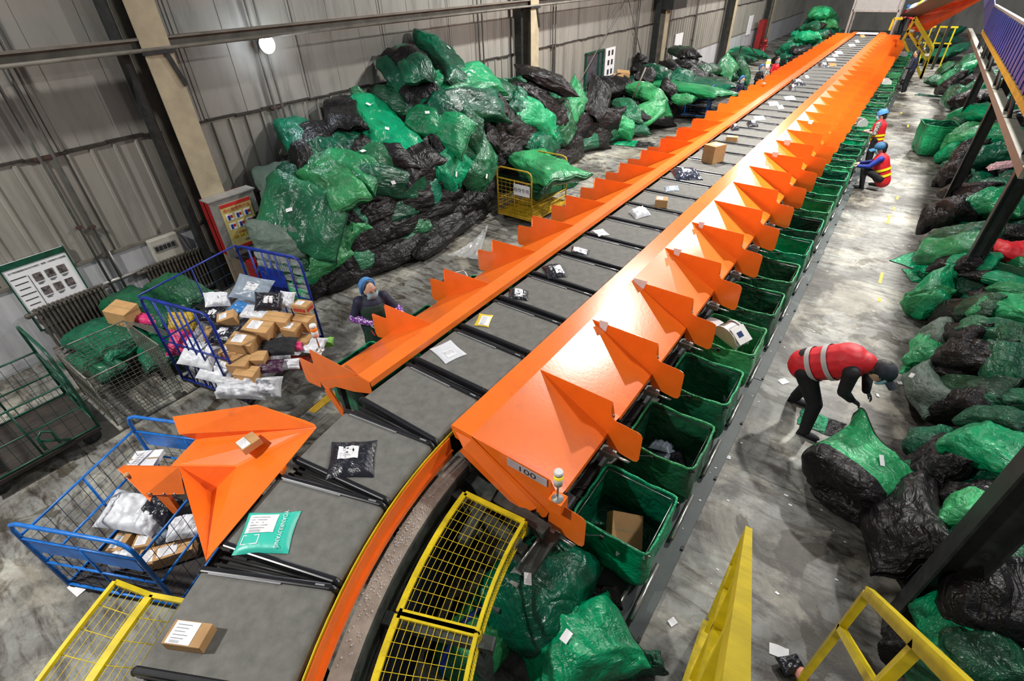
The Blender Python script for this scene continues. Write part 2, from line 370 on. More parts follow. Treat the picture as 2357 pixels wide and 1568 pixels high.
def lerp(a,b,t): return a+(b-a)*t
def interp(tab,x):
    if x<=tab[0][0]: return tab[0][1]
    for (a,va),(b_,vb) in zip(tab,tab[1:]):
        if x<=b_: return va+(vb-va)*(x-a)/(b_-a)
    return tab[-1][1]
# ================================================================ the hall
def struct(mb,name,mats,**k): return tag(mb.build(name,mats,**k),kind='structure')
f=MB(); f.box((-2,27,-.05),(18,66,.1)); struct(f,'floor',CONC)
XW=-10.2
w=MB()
w.m=0; w.box((XW-.1,27,5.0),(.2,66,4.14))
w.m=1; w.box((XW-.08,27,2.1),(.2,66,1.66))
y=-5.8
while y<60:            # ribs of the sheet
    w.m=1; w.prism([(XW+.02,y-.035,1.3),(XW+.05,y-.015,1.3),(XW+.05,y+.015,1.3),(XW+.02,y+.035,1.3)],(0,0,1.6)); y+=.33
w.m=2; w.box((XW-.05,27,.65),(.2,66,1.3))
y=-4.46
while y<60:
    w.m=0; w.box((XW+.004,y,4.95),(.012,.05,4.0)); w.m=3; w.box((XW+.012,y+.03,4.95),(.006,.012,4.0)); y+=2.27
y=-5.0
while y<60:
    w.m=0; w.box((XW+.003,y,4.95),(.006,.2,4.0)); y+=.757
struct(w,'wall_left',[WALLU,WALLR,WALLW,SEAM])
t=MB(); 
for k in range(120):
    y=-5.5+k*.55; t.box((XW+.03,y,2.94+.012*math.sin(k*2.1)),(.06,.56,.035+.01*math.sin(k*1.3)))
struct(t,'trim_1',SEAM)
t=MB(); t.box((XW+.055,27,1.3),(.05,66,.05)); struct(t,'trim_2',CREAMD)
wb=MB(); wb.box((-2,60.1,3.5),(18,.2,7)); struct(wb,'wall_back',WALLU)
# window and its frame
wf=MB()
for a,b_ in (((0,18.85,1.0),(0,18.85,2.44)),((0,20.2,1.0),(0,20.2,2.44)),((0,18.8,2.44),(0,20.25,2.44)),((0,18.8,1.0),(0,20.25,1.0)),((0,19.85,1.0),(0,19.85,2.44))):
    wf.bar((XW+.08,a[1],a[2]),(XW+.08,b_[1],b_[2]),.07,.07)
wo=struct(wf,'window_1',GPAINT)
g=MB(); g.box((XW+.06,19.5,1.72),(.02,1.3,1.4)); g.build('window_pane',mat('dark_dusty_glass',(.06,.065,.08),rough=.25,var=.2),wo,origin=(0,0,0))
# columns
cy=[3.87,14.4,24.9,35.3,45.0]
for i,y in enumerate(cy):
    r=thing('steel_column','%s steel wall column, cream front flange, %s'%(['nearest','second','third','fourth','fifth'][i],['behind the fire hydrant cabinet','behind the heap of sacks near the trolley','carrying the dark ventilation box','at the far end of the heaps','farthest along the hall'][i]),'column',(-9.8,y,0),0)
    c=MB(); c.box((-9.62,y+.2,3.5),(.03,.42,7)); c.build('front_flange',CREAM,r)
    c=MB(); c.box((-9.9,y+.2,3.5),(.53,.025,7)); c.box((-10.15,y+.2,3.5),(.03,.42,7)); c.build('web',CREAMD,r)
    c=MB(); c.box((-9.9,y-.2,3.5),(.22,.1,7)); c.build('black_strip',BLKST,r)  # narrow black vertical strip beside the column
    c=MB(); c.bar((-9.6,y+.28,4.16),(-9.6,y+.42,3.62),.05,.07); c.box((-9.72,y+.2,4.12),(.3,.5,.05)); c.build('rail_bracket',BLKST,r)
rb=MB(); rb.box((-9.72,27,4.30),(.2,66,.025)); rb.box((-9.72,27,4.22),(.02,66,.15)); rb.box((-9.72,27,4.15),(.2,66,.025)); rb.tube([(-9.6,-5,4.16),(-9.6,60,4.16)],.03,6)
tag(rb.build('crane_rail',CREAMD,origin=(-9.72,0,4.2)),'long dusty steel rail running along the wall across the columns','rail')
# downpipes in pairs
pn=0
for (y,lab) in ((2.1,'beside the notice board and radiator'),(6.0,'under the bright floodlight'),(12.55,'above the tall heap of sacks'),(16.4,'before the dark window'),(23.0,'before the third column'),(26.6,'under the dark ventilation box'),(30.2,'between third and fourth columns')):
    r=thing('wall_pipes','pair of thin grey vertical pipes on the wall %s'%lab,'pipe',(-10.09,y,0)); 
    for d in(0,.17):
        p=MB(); p.tube([(-10.09,y+d,.3),(-10.09,y+d,6.9)],.022,7); p.build('pipe',PIPE,r)
    for bx in (((-10.12,y+.08,2.93),(.06,.3,.04)),((-10.1,y,1.85),(.07,.08,.04)),((-10.1,y+.17,1.8),(.07,.08,.04))): p=MB(); p.box(*bx); p.build('pipe_clamp',mat('rusty_clamp',(.06,.025,.02),rough=.7),r)
# sloping braces on the wall near the window
for (a,b_,lab) in (((17.2,1.0),(22.0,4.4),'leaning right across the dark window bay'),((21.4,4.3),(24.3,1.0),'slanting down to the third column')):
    p=MB(); p.tube([(-9.95,a[0],a[1]),(-9.95,b_[0],b_[1])],.02,6); tag(p.build('brace_rod',PIPE,origin=(-9.95,a[0],a[1])),'thin steel brace rod on the wall %s'%lab,'brace')
# floodlight on the wall
r=thing('floodlight','round floodlight glaring blue-white high on the wall','lamp',(-9.86,6.05,4.02))
p=MB(); p.lathe((-9.9,6.05,4.02),[(.03,-.1),(.12,-.06),(.14,.02),(.12,.03)],16,Matrix.Rotation(PI/2,3,'Y')); p.bar((-10.15,6.05,4.02),(-9.95,6.05,4.02),.05,.05); p.build('housing',BLKST,r)
p=MB(); p.ell((-9.83,6.05,4.02),(.06,.15,.15),12); p.build('lens',mat('floodlight_glow',(1,1,1),emit=(.82,.9,1),es=60),r)
# radiators
def radiator(y0,y1,lab):
    r=thing('radiator',lab,'radiator',(-10.0,y0,0)); n=int((y1-y0)/.062)
    p=MB()
    for k in range(n):
        y=y0+k*.062+.03
        for dx in(-.05,.05):
            p.tube([(-10.02+dx,y,.16),(-10.02+dx,y,.84)],.017,6,cap=False)
        p.rbox((-10.02,y,.16),(.15,.05,.06),.02); p.rbox((-10.02,y,.86),(.15,.05,.07),.02); p.ell((-9.95,y,.93),.022,6)
    p.build('sections',RAD,r)
    p=MB(); p.tube([(-10.02,y0-.06,.84),(-10.02,y1+.04,.84)],.03,8); p.ell((-10.02,y0-.08,.84),.045,8); p.build('header_pipe',RAD,r)
    p=MB(); p.tube([(-10.02,y0-.06,.18),(-10.02,y1+.04,.18)],.03,8); p.build('header_pipe',RAD,r)
radiator(.98,2.0,'old iron radiator under the notice board'); radiator(2.62,3.70,'old iron radiator under the electrical box')
# heating pipes
p=MB(); p.tube([(-10.1,2.0,.86),(-10.1,2.62,.86)],.03,8); p.tube([(-10.1,2.3,1.36),(-10.1,2.3,.86)],.02,8)
tag(p.build('heating_pipe',ALU,origin=(-10.1,2.3,.86)),'short pale heating pipe joining the two radiators','pipe')
# electrical enclosure
r=thing('distribution_box','cream electrical enclosure with a row of breakers on the white wall','electrical box',(-10.1,2.88,.9))
p=MB(); p.rbox((-10.08,3.13,1.1),(.12,.5,.42),.02); p.build('enclosure',CREAMBOX,r)
p=MB(); p.box((-10.013,3.1,1.14),(.012,.36,.13)); p.build('breaker_window',ALU,r)
p=MB(); [p.box((-10.004,2.96+.07*k,1.14),(.012,.05,.08)) for k in range(5)]; p.build('breakers',DARK,r)
p=MB(); p.tube([(-10.03,3.4,1.3),(-10.03,3.45,1.15),(-10.03,3.5,.85),(-10.03,3.46,.6)],.01,6); p.build('cable',DARK,r)
# notice board
r=thing('notice_board','white notice board with green header and six photos above the first radiator','notice board',(-10.12,1.0,.4))
p=MB(); p.box((-10.13,1.36,1.08),(.03,.84,1.14)); p.build('panel',PAPER,r)
p=MB()
for a,b_ in (((.94,.5),(.94,1.66)),((1.78,.5),(1.78,1.66)),((.94,.51),(1.78,.51))): p.bar((-10.11,a[0],a[1]),(-10.11,b_[0],b_[1]),.02,.02)
p.build('edge_frame',GPAINT,r)
p=MB(); p.box((-10.11,1.36,1.61),(.012,.84,.09)); p.build('header_band',GPAINT,r)
PH=mat('board_photo',(.12,.1,.1),rough=.5,var=.9,scale=22)
for k in range(6):
    p=MB(); p.box((-10.112,1.30+.16*(k%3),1.33-.24*(k//3)),(.006,.11,.13)); p.build('photo',PH,r)
p=MB(); 
for k in range(9): p.box((-10.112,1.08,1.4-.09*k),(.004,.2-.03*(k%3),.012))
for k in range(6): p.box((-10.112,1.30+.16*(k%3),1.235-.24*(k//3)),(.004,.09,.01)); p.box((-10.112,1.29+.16*(k%3),1.215-.24*(k//3)),(.004,.06,.008))
p.box((-10.112,1.20,1.0),(.004,.006,.8)); p.build('printed_lines',INK,r)
text('生产场地服装标准与行为规范｜管理｜分拣操作工位配置',.03,r,Vector((-10.11,1.37,1.5))-r.location,(PI/2,0,PI/2),INK)
# fire hydrant cabinet
r=thing('fire_cabinet','red fire hydrant cabinet with a yellow instruction poster on its door','cabinet',(-9.5,4.05,0))
p=MB(); p.box((-9.580,4.25,1.3),(.4,.78,1.02)); p.build('body',REDP,r)
p=MB(); p.box((-9.370,4.25,1.3),(.04,.84,1.08)); p.prism([(-9.6,3.8,1.86),(-9.320,3.8,1.86),(-9.320,3.8,1.84),(-9.6,3.8,1.84)],(0,.9,0)); p.build('door_frame',ALU,r)
p=MB(); p.m=0; p.box((-9.345,4.26,1.31),(.008,.58,.86)); p.m=1; p.box((-9.339,4.26,1.71),(.006,.58,.06)); p.box((-9.339,4.26,.91),(.006,.58,.06)); 
for k in range(6): p.m=2; p.box((-9.339,4.09+.17*(k%3),1.49-.17*(k//3)),(.004,.13,.12)); p.m=3; p.box((-9.336,4.07+.17*(k%3),1.485-.17*(k//3)),(.004,.04,.085)); p.m=1; p.box((-9.336,4.12+.17*(k%3),1.5-.17*(k//3)),(.004,.045,.05))
for k in range(4): p.m=4; p.box((-9.339,4.07+.12*k,1.12),(.004,.08,.045))
p.build('poster',[mat('poster_yellow',(.62,.5,.18),rough=.5),REDINK,PAPER,ROYAL,YEL2],r)
text('消火栓使用方法',.075,r,Vector((-9.335,4.26,1.62))-r.location,(PI/2,0,PI/2),REDINK)
text('119',.085,r,Vector((-9.335,4.43,1.02))-r.location,(PI/2,0,PI/2),REDINK)
text('火警电话',.035,r,Vector((-9.335,4.27,1.01))-r.location,(PI/2,0,PI/2),ROYAL)
text('灭火器使用方法',.035,r,Vector((-9.335,4.26,1.18))-r.location,(PI/2,0,PI/2),REDINK)
# second red box on the floor below
p=MB(); p.rbox((-9.3,4.35,.3),(.3,.5,.6),.02); tag(p.build('fire_extinguisher_box',REDP,origin=(-9.3,4.35,0)),'red extinguisher box on the floor below the fire cabinet','box')
# picture board beside the window, far posters
r=thing('picture_board','white board with six small pictures beside the dark window','notice board',(-10.1,20.8,1.4))
p=MB(); p.box((-10.11,20.8,1.96),(.03,.8,1.0)); p.build('panel',PAPER,r)
for k in range(6):
    p=MB(); p.box((-10.09,20.65+.3*(k%2),2.28-.33*(k//2)),(.01,.14,.18)); p.build('picture',INK,r)
for (y,z,lab) in ((28.3,2.0,'plain pale sheet posted on the wall past the third column'),(41.5,1.9,'tall white poster on the wall past the fourth column')):
    p=MB(); p.box((-10.11,y,z-.25),(.03,1.0,1.1)); tag(p.build('wall_poster',PAPER,origin=(-10.11,y,z)),lab,'poster')
p=MB(); p.box((-9.55,25.6,3.75),(.5,1.6,.55)); tag(p.build('ventilation_box',BLKST,origin=(-9.55,25.6,3.75)),'dark ventilation box hung on the third column','box')
p=MB(); p.box((-9.7,43.3,1.0),(.35,.9,1.7)); tag(p.build('tall_fire_cabinet',REDP,origin=(-9.7,44.4,.1)),'tall red cabinet far along the wall','cabinet')
r=thing('fire_hydrant','small red hydrant standing by the far wall','hydrant',(-8.9,41.5,0))
p=MB(); p.lathe((-8.9,41.5,0),[(.22,0),(.22,.06),(.13,.08),(.13,.7),(.18,.72),(.12,.85),(.03,.92)],12); p.build('barrel',REDP,r)
p=MB(); p.tube([(-9.15,41.5,.5),(-8.65,41.5,.5)],.07,8); p.build('outlet',REDP,r)

# ================================================================ the sorter line
ZB=1.45; XC=-3.07; RC=5.07; CX,CY=XC+RC,2.5
def path(s):
    # position and heading on the line; s=y on the straight run, less than 2.5 on the bend
    if s>=CY: return Vector((XC,s,0)),0.0
    a=(CY-s)/RC; return Vector((CX-RC*math.cos(a),CY-RC*math.sin(a),0)),a
def arc(R,s,z):
    if s>=CY: return Vector((CX-R,s,z))
    a=(CY-s)/RC; return Vector((CX-R*math.cos(a),CY-R*math.sin(a),z))
S0,PT,NT=3.345,.811,53
def make_tray():
    r=thing('conveyor_tray','x','conveyor tray',(0,0,0))
    p=MB()
    H=.53; W=.315; prof=[(-H+.02,-.09),(-H,-.045),(-H+.012,-.012),(-H+.04,0)]
    prof+= [(x/10*H,0) for x in range(-8,9,2)]+[(H-.05,-.002),(H-.02,-.012),(H,-.04),(H+.004,-.07),(H-.01,-.1)]
    n=len(prof)
    p.grid(lambda u,v:(prof[round(u*(n-1))][0],-W+2*W*v,ZB+prof[round(u*(n-1))][1]),n-1,1)
    L0(p,'belt',BELT,r,flip=True)
    p=MB(); p.box((0,0,ZB-.07),(1.0,.64,.1)); p.box((0,0,ZB-.2),(.5,.5,.16)); L0(p,'carriage',DARK,r)
    for sy in(-1,1):
        p=MB(); y=sy*(W+.024)
        p.rbox((-.01,y,ZB-.03),(2*H-.02,.052,.085),.014); p.tube([(H-.08,y,ZB-.012),(H-.02,y,ZB-.02),(H+.008,y,ZB-.05),(H+.012,y,ZB-.12)],.027,8); p.ell((-H+.0,y,ZB-.03),.03,8)
        q=L0(p,'bumper',BPL,r)
        if sy>0: p=MB(); p.box((-.16,y-.030,ZB+.008),(.58,.012,.006)); p.box((.42,y,ZB+.013),(.07,.012,.004)); o=p.build('silver_strip',STRIP,q,origin=(0,0,0))
    return r
bel=None
tray=make_tray()
TR=[]
def tlabel(k):
    what={0:'carrying a thin white mailer',1:'carrying the yellow envelope',2:'carrying a small black-wrapped parcel, third straight one beside the woman',-1:'empty, where the bend begins',-2:'carrying the large black plastic parcel',-3:'carrying the teal mailer bag',-4:'carrying the cardboard box, nearest to the camera',3:'carrying a crumpled black parcel with a white label',4:'carrying a clear white-labelled packet'}
    if k in what: return 'grey belt conveyor tray %s'%what[k]
    if k<-4: return 'grey belt conveyor tray just below the one with the cardboard box'
    return 'grey belt conveyor tray, %s along the straight run from the bend'%ordn(k+1)
ks=list(range(-5,47))
for i,k in enumerate(ks):
    pos,a=path(S0+PT*k)
    if i==0: o=tray; o.location=pos; o.rotation_euler=(0,0,a); o['label']=tlabel(k); o['group']='conveyor trays'
    else: o=dup(tray,pos,a,tlabel(k),'conveyor trays')
    TR.append((k,o))
# rubber bellows between the trays: one strip per gap on the bend, each under the tray ahead of it
for k,o in TR:
    a0,a1=S0+PT*(k-1),S0+PT*k
    if k<-4 or k>12: continue
    curved=a0<CY
    p=MB(); nr=4 if curved else 2
    q0,q1,q2,q3=arc(RC+.5,a0+.3,ZB-.09),arc(RC-.5,a0+.3,ZB-.09),arc(RC-.5,a1-.3,ZB-.09),arc(RC+.5,a1-.3,ZB-.09); p.prism([q0,q1,q2,q3],(0,0,-.01))
    for j in range(nr):
        s=lerp(a0+.36,a1-.36,(j+.5)/nr) if not curved else lerp(a0+.365,a1-.365,(j+.5)/nr)
        q0=arc(RC+.5,s+ (0 if not curved else (j-(nr-1)/2)*.035),ZB-.05); q1=arc(RC-.5,s,ZB-.05)
        p.tube([q0,q1],.014,6)
    b_=p.build('bellows',RUB,None,origin=(0,0,0)); b_.parent=o; b_.matrix_parent_inverse=Matrix.LocRotScale(o.location,Euler(o.rotation_euler),None).inverted()
# dark chain frame under the trays
p=MB()
for s0 in (4.0*j for j in range(1,10)): pass
pts=[path(2.5+.35*j)[0] for j in range(-12,0)]
def strip(p,R0,R1,z0,z1,s0,s1,ds=.3):
    n=max(1,int((s1-s0)/ds))
    for j in range(n):
        a=lerp(s0,s1,j/n); b_=lerp(s0,s1,(j+1)/n)
        A,B,C,D=arc(R0,a,z0),arc(R1,a,z0),arc(R1,b_,z0),arc(R0,b_,z0); up=Vector((0,0,z1-z0))
        i=len(p.v); p.v+=[A,B,C,D,A+up,B+up,C+up,D+up]
        for q in((3,2,1,0),(4,5,6,7),(0,1,5,4),(2,3,7,6))+(((3,0,4,7),) if j==0 else ())+(((1,2,6,5),) if 0 else ()): p._f([i+k for k in q])
        p._f([i+1,i+2,i+6,i+5]); p._f([i+3,i+0,i+4,i+7])
    return p
fr=thing('conveyor_trestle','dark steel frame and legs carrying the belt trays','trestle',(XC,10,0))
p=MB(); strip(p,RC+.46,RC-.46,.95,1.12,-1.6,2.5,.25); p.box((XC,22.3,1.035),(.92,39.6,.17)); p.build('under_beam',DARK,fr)
for j in range(14):
    y=3.1+j*2.9; p=MB()
    for sx in(-1,1): p.box((XC+sx*.4,y,.5),(.08,.08,1.0))
    p.box((XC,y,.3),(.8,.06,.06)); p.build('leg',FRAME,fr)
for s in(-1.2,.1,1.4):
    q,a=path(s); R=Matrix.Rotation(a,3,'Z')
    for sx in(-1,1): p=MB(); p.box(q+R@Vector((sx*.42,0,.5)),(.08,.08,1.0),R); p.build('leg',FRAME,fr)
# yellow edge strip beside the belts
p=MB(); strip(p,RC-.566,RC-.574,1.41,1.448,-2.0,2.5,.2); p.box((XC+.570,21,1.429),(.008,37,.04))
tag(p.build('edge_strip',YEL,origin=(XC+.57,2.5,1.42)),'thin yellow strip along the side of the belt trays','edge strip')
# orange fascia of the bend
p=MB(); strip(p,RC-.58,RC-.592,1.17,1.43,-2.0,2.28,.2); strip(p,RC-.592,RC-.62,1.27,1.275,-2.0,2.28,.2)
fa=tag(p.build('curved_fascia',ORANGE_F,origin=(-2.3,1.5,1.17)),'orange curved side panel along the inside of the bend','panel')
# grey beam carrying paper confetti
bm_=thing('curved_beam','grey curved steel beam strewn with paper flakes beside the orange panel','beam',(-2.2,1.4,1.05))
p=MB(); strip(p,RC-.6,RC-.76,1.0,1.13,-2.0,2.35,.25); p.build('rail',mat('dusty_beam_top',(.45,.43,.36),rough=.6,var=.2,scale=8),bm_)
p=MB(); strip(p,RC-.765,RC-.78,.85,1.12,-2.0,2.3,.25); p.build('side_channel',FRAME,bm_)
p=MB(); rr=random.Random(3)
for k in range(420):
    s=rr.gauss(1.35,.55); 
    if s<-.6 or s>2.3: continue
    q=arc(RC-.6-.15*rr.random(),s,1.134); sz=rr.uniform(.003,.009); a=rr.random()*6
    p.face(*[q+Vector((math.cos(a+t)*sz*rr.uniform(.5,1),math.sin(a+t)*sz,rr.uniform(0,.004))) for t in(0,1.6,3.1,4.7)])
tag(p.build('paper_flakes',PAPER,bm_,flip=False),'white paper flakes lying on the beam',None,kind='stuff')
# ---------------------------------------------------------------- chutes
PF=1.165; YF=2.37; XM=-3.04
FINP=[(-2.25,1.532),(-1.392,1.513),(-1.387,1.33),(-1.372,1.295),(-1.33,1.268),(-1.09,1.25),(-1.05,1.235),(-1.03,1.2),(-1.028,.88),(-1.045,.835),(-1.085,.82),(-1.36,.862),(-1.40,.89),(-1.404,1.04)]
def mirror(pts): return [(2*XM-x,z) for x,z in pts]
def make_chute(side,first=False):
    sg=1 if side=='R' else -1
    X=lambda x:(x if sg>0 else 2*XM-x)
    r=thing('sorting_chute','x','sorting chute',(0,0,0))
    p=MB()
    # lip, flat strip, slope with a folded facet beside the divider
    T=.006
    def q(*pts): p.prism([(X(x),y,z) for x,y,z in pts],(0,0,-T))
    L_=PF
    if sg>0: q((-2.50,0,1.535),(-2.25,0,1.532),(-2.25,L_,1.532),(-2.50,L_,1.535)); p.prism([(X(-2.50),0,1.535),(X(-2.50),L_,1.535),(X(-2.492),L_,1.46),(X(-2.492),0,1.46)],(.006,0,0))
    else:
        q((-2.44,0,1.525),(-2.25,0,1.532),(-2.25,L_,1.532),(-2.44,L_,1.525))
        p.prism([(X(-2.44),0,1.525),(X(-2.44),L_,1.525),(X(-2.455),L_,1.46),(X(-2.455),0,1.46)],(-.006,0,0))
    q((-2.25,.006,1.532),(-1.4,.006,1.13),(-1.4,.30,1.052))
    q((-2.25,.006,1.532),(-1.4,.30,1.052),(-1.4,L_,1.052),(-2.25,L_,1.532))
    p.prism([(X(-1.4),.30,1.052),(X(-1.4),L_,1.052),(X(-1.4),L_,.99),(X(-1.4),.30,.99)],(-.006*sg,0,0))
    L0(p,'slide',ORANGE,r)
    if sg<0:
        pts=[(-2.25,1.532),(-1.41,1.522),(-1.41,1.34),(-1.395,1.30),(-1.35,1.285),(-1.12,1.272),(-1.09,1.25),(-1.085,.93),(-1.12,.885),(-1.38,.92),(-1.404,.96),(-1.404,1.04)]
    else: pts=FINP
    p=MB(); p.prism([(X(x),0,z) for x,z in pts],(0,.004,0)); L0(p,'divider',ORANGE,r)
    p=MB(); p.prism([(X(-1.39),.004,1.5),(X(-1.39),.11,1.22),(X(-1.39),.06,1.14),(X(-1.39),.004,1.2)],(.004*sg,0,0)); br_=L0(p,'bracket',ORANGE,r)
    p=MB(); p.lathe((X(-1.383),.045,1.28),[(.0,-.02),(.014,-.018),(.014,.0),(.022,.002),(.018,.012)],8,Matrix.Rotation(PI/2*sg,3,'Y')); p.build('bolt',STEEL,br_,origin=(0,0,0))
    return r
NCH=33
for side in 'RL':
    ch=make_chute(side)
    for k in range(NCH):
        lab=('orange chute over the open bins, %s from the near end of the aisle side'%ordn(k+1)) if side=='R' else ('orange chute facing the wall, %s from the near end of its row'%ordn(k+1))
        loc=(0,YF+PF*k,0); g='orange chutes on the aisle side' if side=='R' else 'orange chutes on the wall side'
        if k==0: o=ch; o.location=loc; o['label']=lab; o['group']=g; first=ch if side=='R' else None; CH1=(ch if side=='R' else CH1); CL1=ch
        else: dup(ch,loc,0,lab,g)
# extra pieces on the first aisle-side chute: folded end plates, number sticker
def addpart(mb,name,mats,par): # world coordinates onto a thing whose rotation is zero
    return mb.build(name,mats,par,origin=par.location)
ye=YF-.004
p=MB()
def py(px,py_,y): v=aty(px,py_,y); return (v.x,v.y,v.z)
e1=[(-2.50,1.532),(-2.25,1.53),(-1.40,1.06),(-1.42,.98),(-1.47,.93),(-1.5,.98),(-1.56,.97),(-1.60,.90),(-1.66,.93),(-1.72,1.01),(-1.75,1.13),(-2.0,1.24),(-2.28,1.36),(-2.46,1.40)]
p.prism([(x,ye-.002,z) for x,z in e1],(0,-.004,0))
# second, inclined leaf in front of the fin
p.prism([(-2.46,ye-.004,1.50),(-2.25,ye-.004,1.50),(-1.52,ye-.004,1.03),(-1.60,ye-.075,.98),(-2.30,ye-.075,1.42)],(0,.0,-.005))
p.prism([(-2.30,ye-.075,1.42),(-1.60,ye-.075,.98),(-1.64,ye-.075,.9),(-1.75,ye-.075,1.0),(-2.35,ye-.075,1.34)],(0,-.004,0))
addpart(p,'end_plate',ORANGE,CH1)
p=MB(); th=math.atan2(1.513-1.532,-1.392+2.25)
p.prism([(-1.84,ye-.006,1.518),(-1.42,ye-.006,1.508),(-1.42,ye-.006,1.41),(-1.84,ye-.006,1.42)],(0,-.0015,0)); addpart(p,'number_sticker',mat('worn_sticker',(.5,.45,.5),rough=.5),CH1)
text('001',.09,CH1,Vector((-1.63,ye-.0085,1.463))-CH1.location,(PI/2,PI,0),INK,sx=1.5)
# near end of the wall side: stand and end plate
p=MB(); L_=lambda x:2*XM-x
p.prism([(L_(-2.44),YF-.004,1.525),(L_(-2.25),YF-.004,1.53),(L_(-1.40),YF-.004,1.06),(L_(-1.5),YF-.004,.95),(L_(-1.75),YF-.004,1.12),(L_(-2.1),YF-.004,1.22),(L_(-2.44),YF-.004,1.36)],(0,-.005,0))
p.prism([(L_(-1.62),YF-.01,1.02),(L_(-1.5),YF-.01,.95),(L_(-1.78),YF-.01,.55),(L_(-1.88),YF-.01,.62)],(0,-.02,0))
addpart(p,'end_plate',ORANGE,CL1)
# white paper notes taped on some aisle-side dividers
for k,(dx,w_,h_) in {1:(.16,.0,0),2:(.1,.13,.14),3:(.02,.2,.12),4:(.14,.12,.1),5:(.12,.1,.1),9:(.2,.14,.1),10:(.2,.16,.12),12:(.3,.14,.1)}.items():
    if w_==0: continue
    y=YF+PF*k-.004; x=-2.25+dx; p=MB(); z=1.53
    p.prism([(x,y,z+.03),(x+w_,y,z+.035),(x+w_*.8,y,z-h_*.75),(x+.02,y,z-h_*.6)],(0,-.002,0)); p.prism([(x,y,z+.032),(x+w_,y,z+.036),(x+w_*1.0,y+.05,z+.0),(x+.02,y+.05,z)],(0,0,.002))
    tag(p.build('paper_note',PAPER,origin=(x,y,z)),'white paper note folded over the %s divider of the aisle-side chutes'%ordn(k+1),'paper note','paper notes on the dividers')
# ---------------------------------------------------------------- support frame on the aisle side
sf=thing('support_frame','dark green-grey steel frame under the aisle-side chutes','frame',(-1.5,3,0))
p=MB()
p.bar((-1.62,1.9,.78),(-1.62,40,.78),.1,.1); p.bar((-1.44,1.55,.60),(-1.44,40,.60),.12,.1); p.build('long_rail',FRAME,sf)
p=MB(); p.bar((-1.44,1.6,.665),(-1.44,40,.665),.05,.02); p.build('slot_rail',BPL,sf)
for k in range(18):
    y=2.0+k*PF*2; p=MB(); p.box((-1.62,y,.37),(.09,.09,.74)); p.box((-2.05,y,.74),(.9,.07,.07)); p.box((-2.45,y,.55),(.07,.07,1.1)); p.box((-1.95,y,.2),(1.0,.06,.06)); p.build('post',FRAME,sf)
sg=thing('support_frame','dark steel frame under the wall-side chutes','frame',(-4.6,3,0))
p=MB(); p.bar((-4.66,2.45,.93),(-4.66,40,.93),.08,.08); p.build('long_rail',FRAME,sg)
for k in range(17):
    y=2.6+k*PF*2; p=MB(); p.box((-4.66,y,.45),(.07,.07,.92)); p.box((-4.15,y,.9),(1.0,.06,.06)); p.box((-3.7,y,.5),(.06,.06,1.0)); p.build('post',FRAME,sg)
mb0=None
for k in range(24):
    y=YF+PF*k-.12
    if k==0:
        mb0=thing('hanger_bracket','x','bracket',(0,y,0)); p=MB(); p.rbox((-1.36,.1,.80),(.17,.1,.08),.01); p.box((-1.36,.1,.85),(.1,.06,.03)); L0(p,'clamp_block',ZINC,mb0)
        p=MB(); p.tube([(-1.3,.1,.79),(-1.12,.1,.79)],.012,7); p.tube([(-1.3,.14,.76),(-1.12,.14,.76)],.008,6); L0(p,'rod',STEEL,mb0)
        p=MB(); p.rbox((-1.42,.5,.72),(.13,.2,.14),.03); p.tube([(-1.4,.6,.74),(-1.3,.7,.70),(-1.38,.8,.66),(-1.46,.72,.7),(-1.36,.9,.64)],.006,5); L0(p,'motor_unit',DARK,mb0); o=mb0
    else: o=dup(mb0,(0,y,0))
    tag(o,'grey clamp bracket with rods holding the %s open bin'%ordn(k+1),'bracket','bin brackets')
# ---------------------------------------------------------------- deck plate with steel guide rollers
dp=thing('deck_plate','long grey-green metal deck plate on the floor beside the bins','deck plate',(-.9,2.3,0))
p=MB(); 
for k in range(9): p.box((-.9,2.25+4.4*k+2.19,.022),(1.09,4.385,.044))
p.build('deck_sheet',PLATE,dp)
p=MB(); [p.box((-.365,2.3+1.1*k,.05),(.03,.05,.02)) for k in range(0,34)]; p.build('fixings',DARK,dp)
gr=None
for k in range(32):
    y=3.72+.0+PF*k*.885*1.0
    y=2.72+1.01*k
    if gr is None: gr=MB().tube([(0,-.33,.1),(0,.33,.1)],.026,10).box((0,-.25,.065),(.02,.03,.05)).box((0,.25,.065),(.02,.03,.05)).build('guide_roller',STEEL); o=gr
    else: o=gr.copy(); COL.objects.link(o)
    o.location=(-.50,y,0); tag(o,'bare steel guide roller on the deck plate, %s from the near end'%ordn(k+1),'roller','guide rollers on the deck plate')
p=MB(); p.tube([(0,-.17,.1),(0,.17,.1)],.024,10); p.box((0,0,.065),(.02,.2,.05)); o=p.build('guide_roller',STEEL,loc=(-.65,2.52,0)); tag(o,'short steel guide roller half under the first bin','roller','guide rollers on the deck plate')
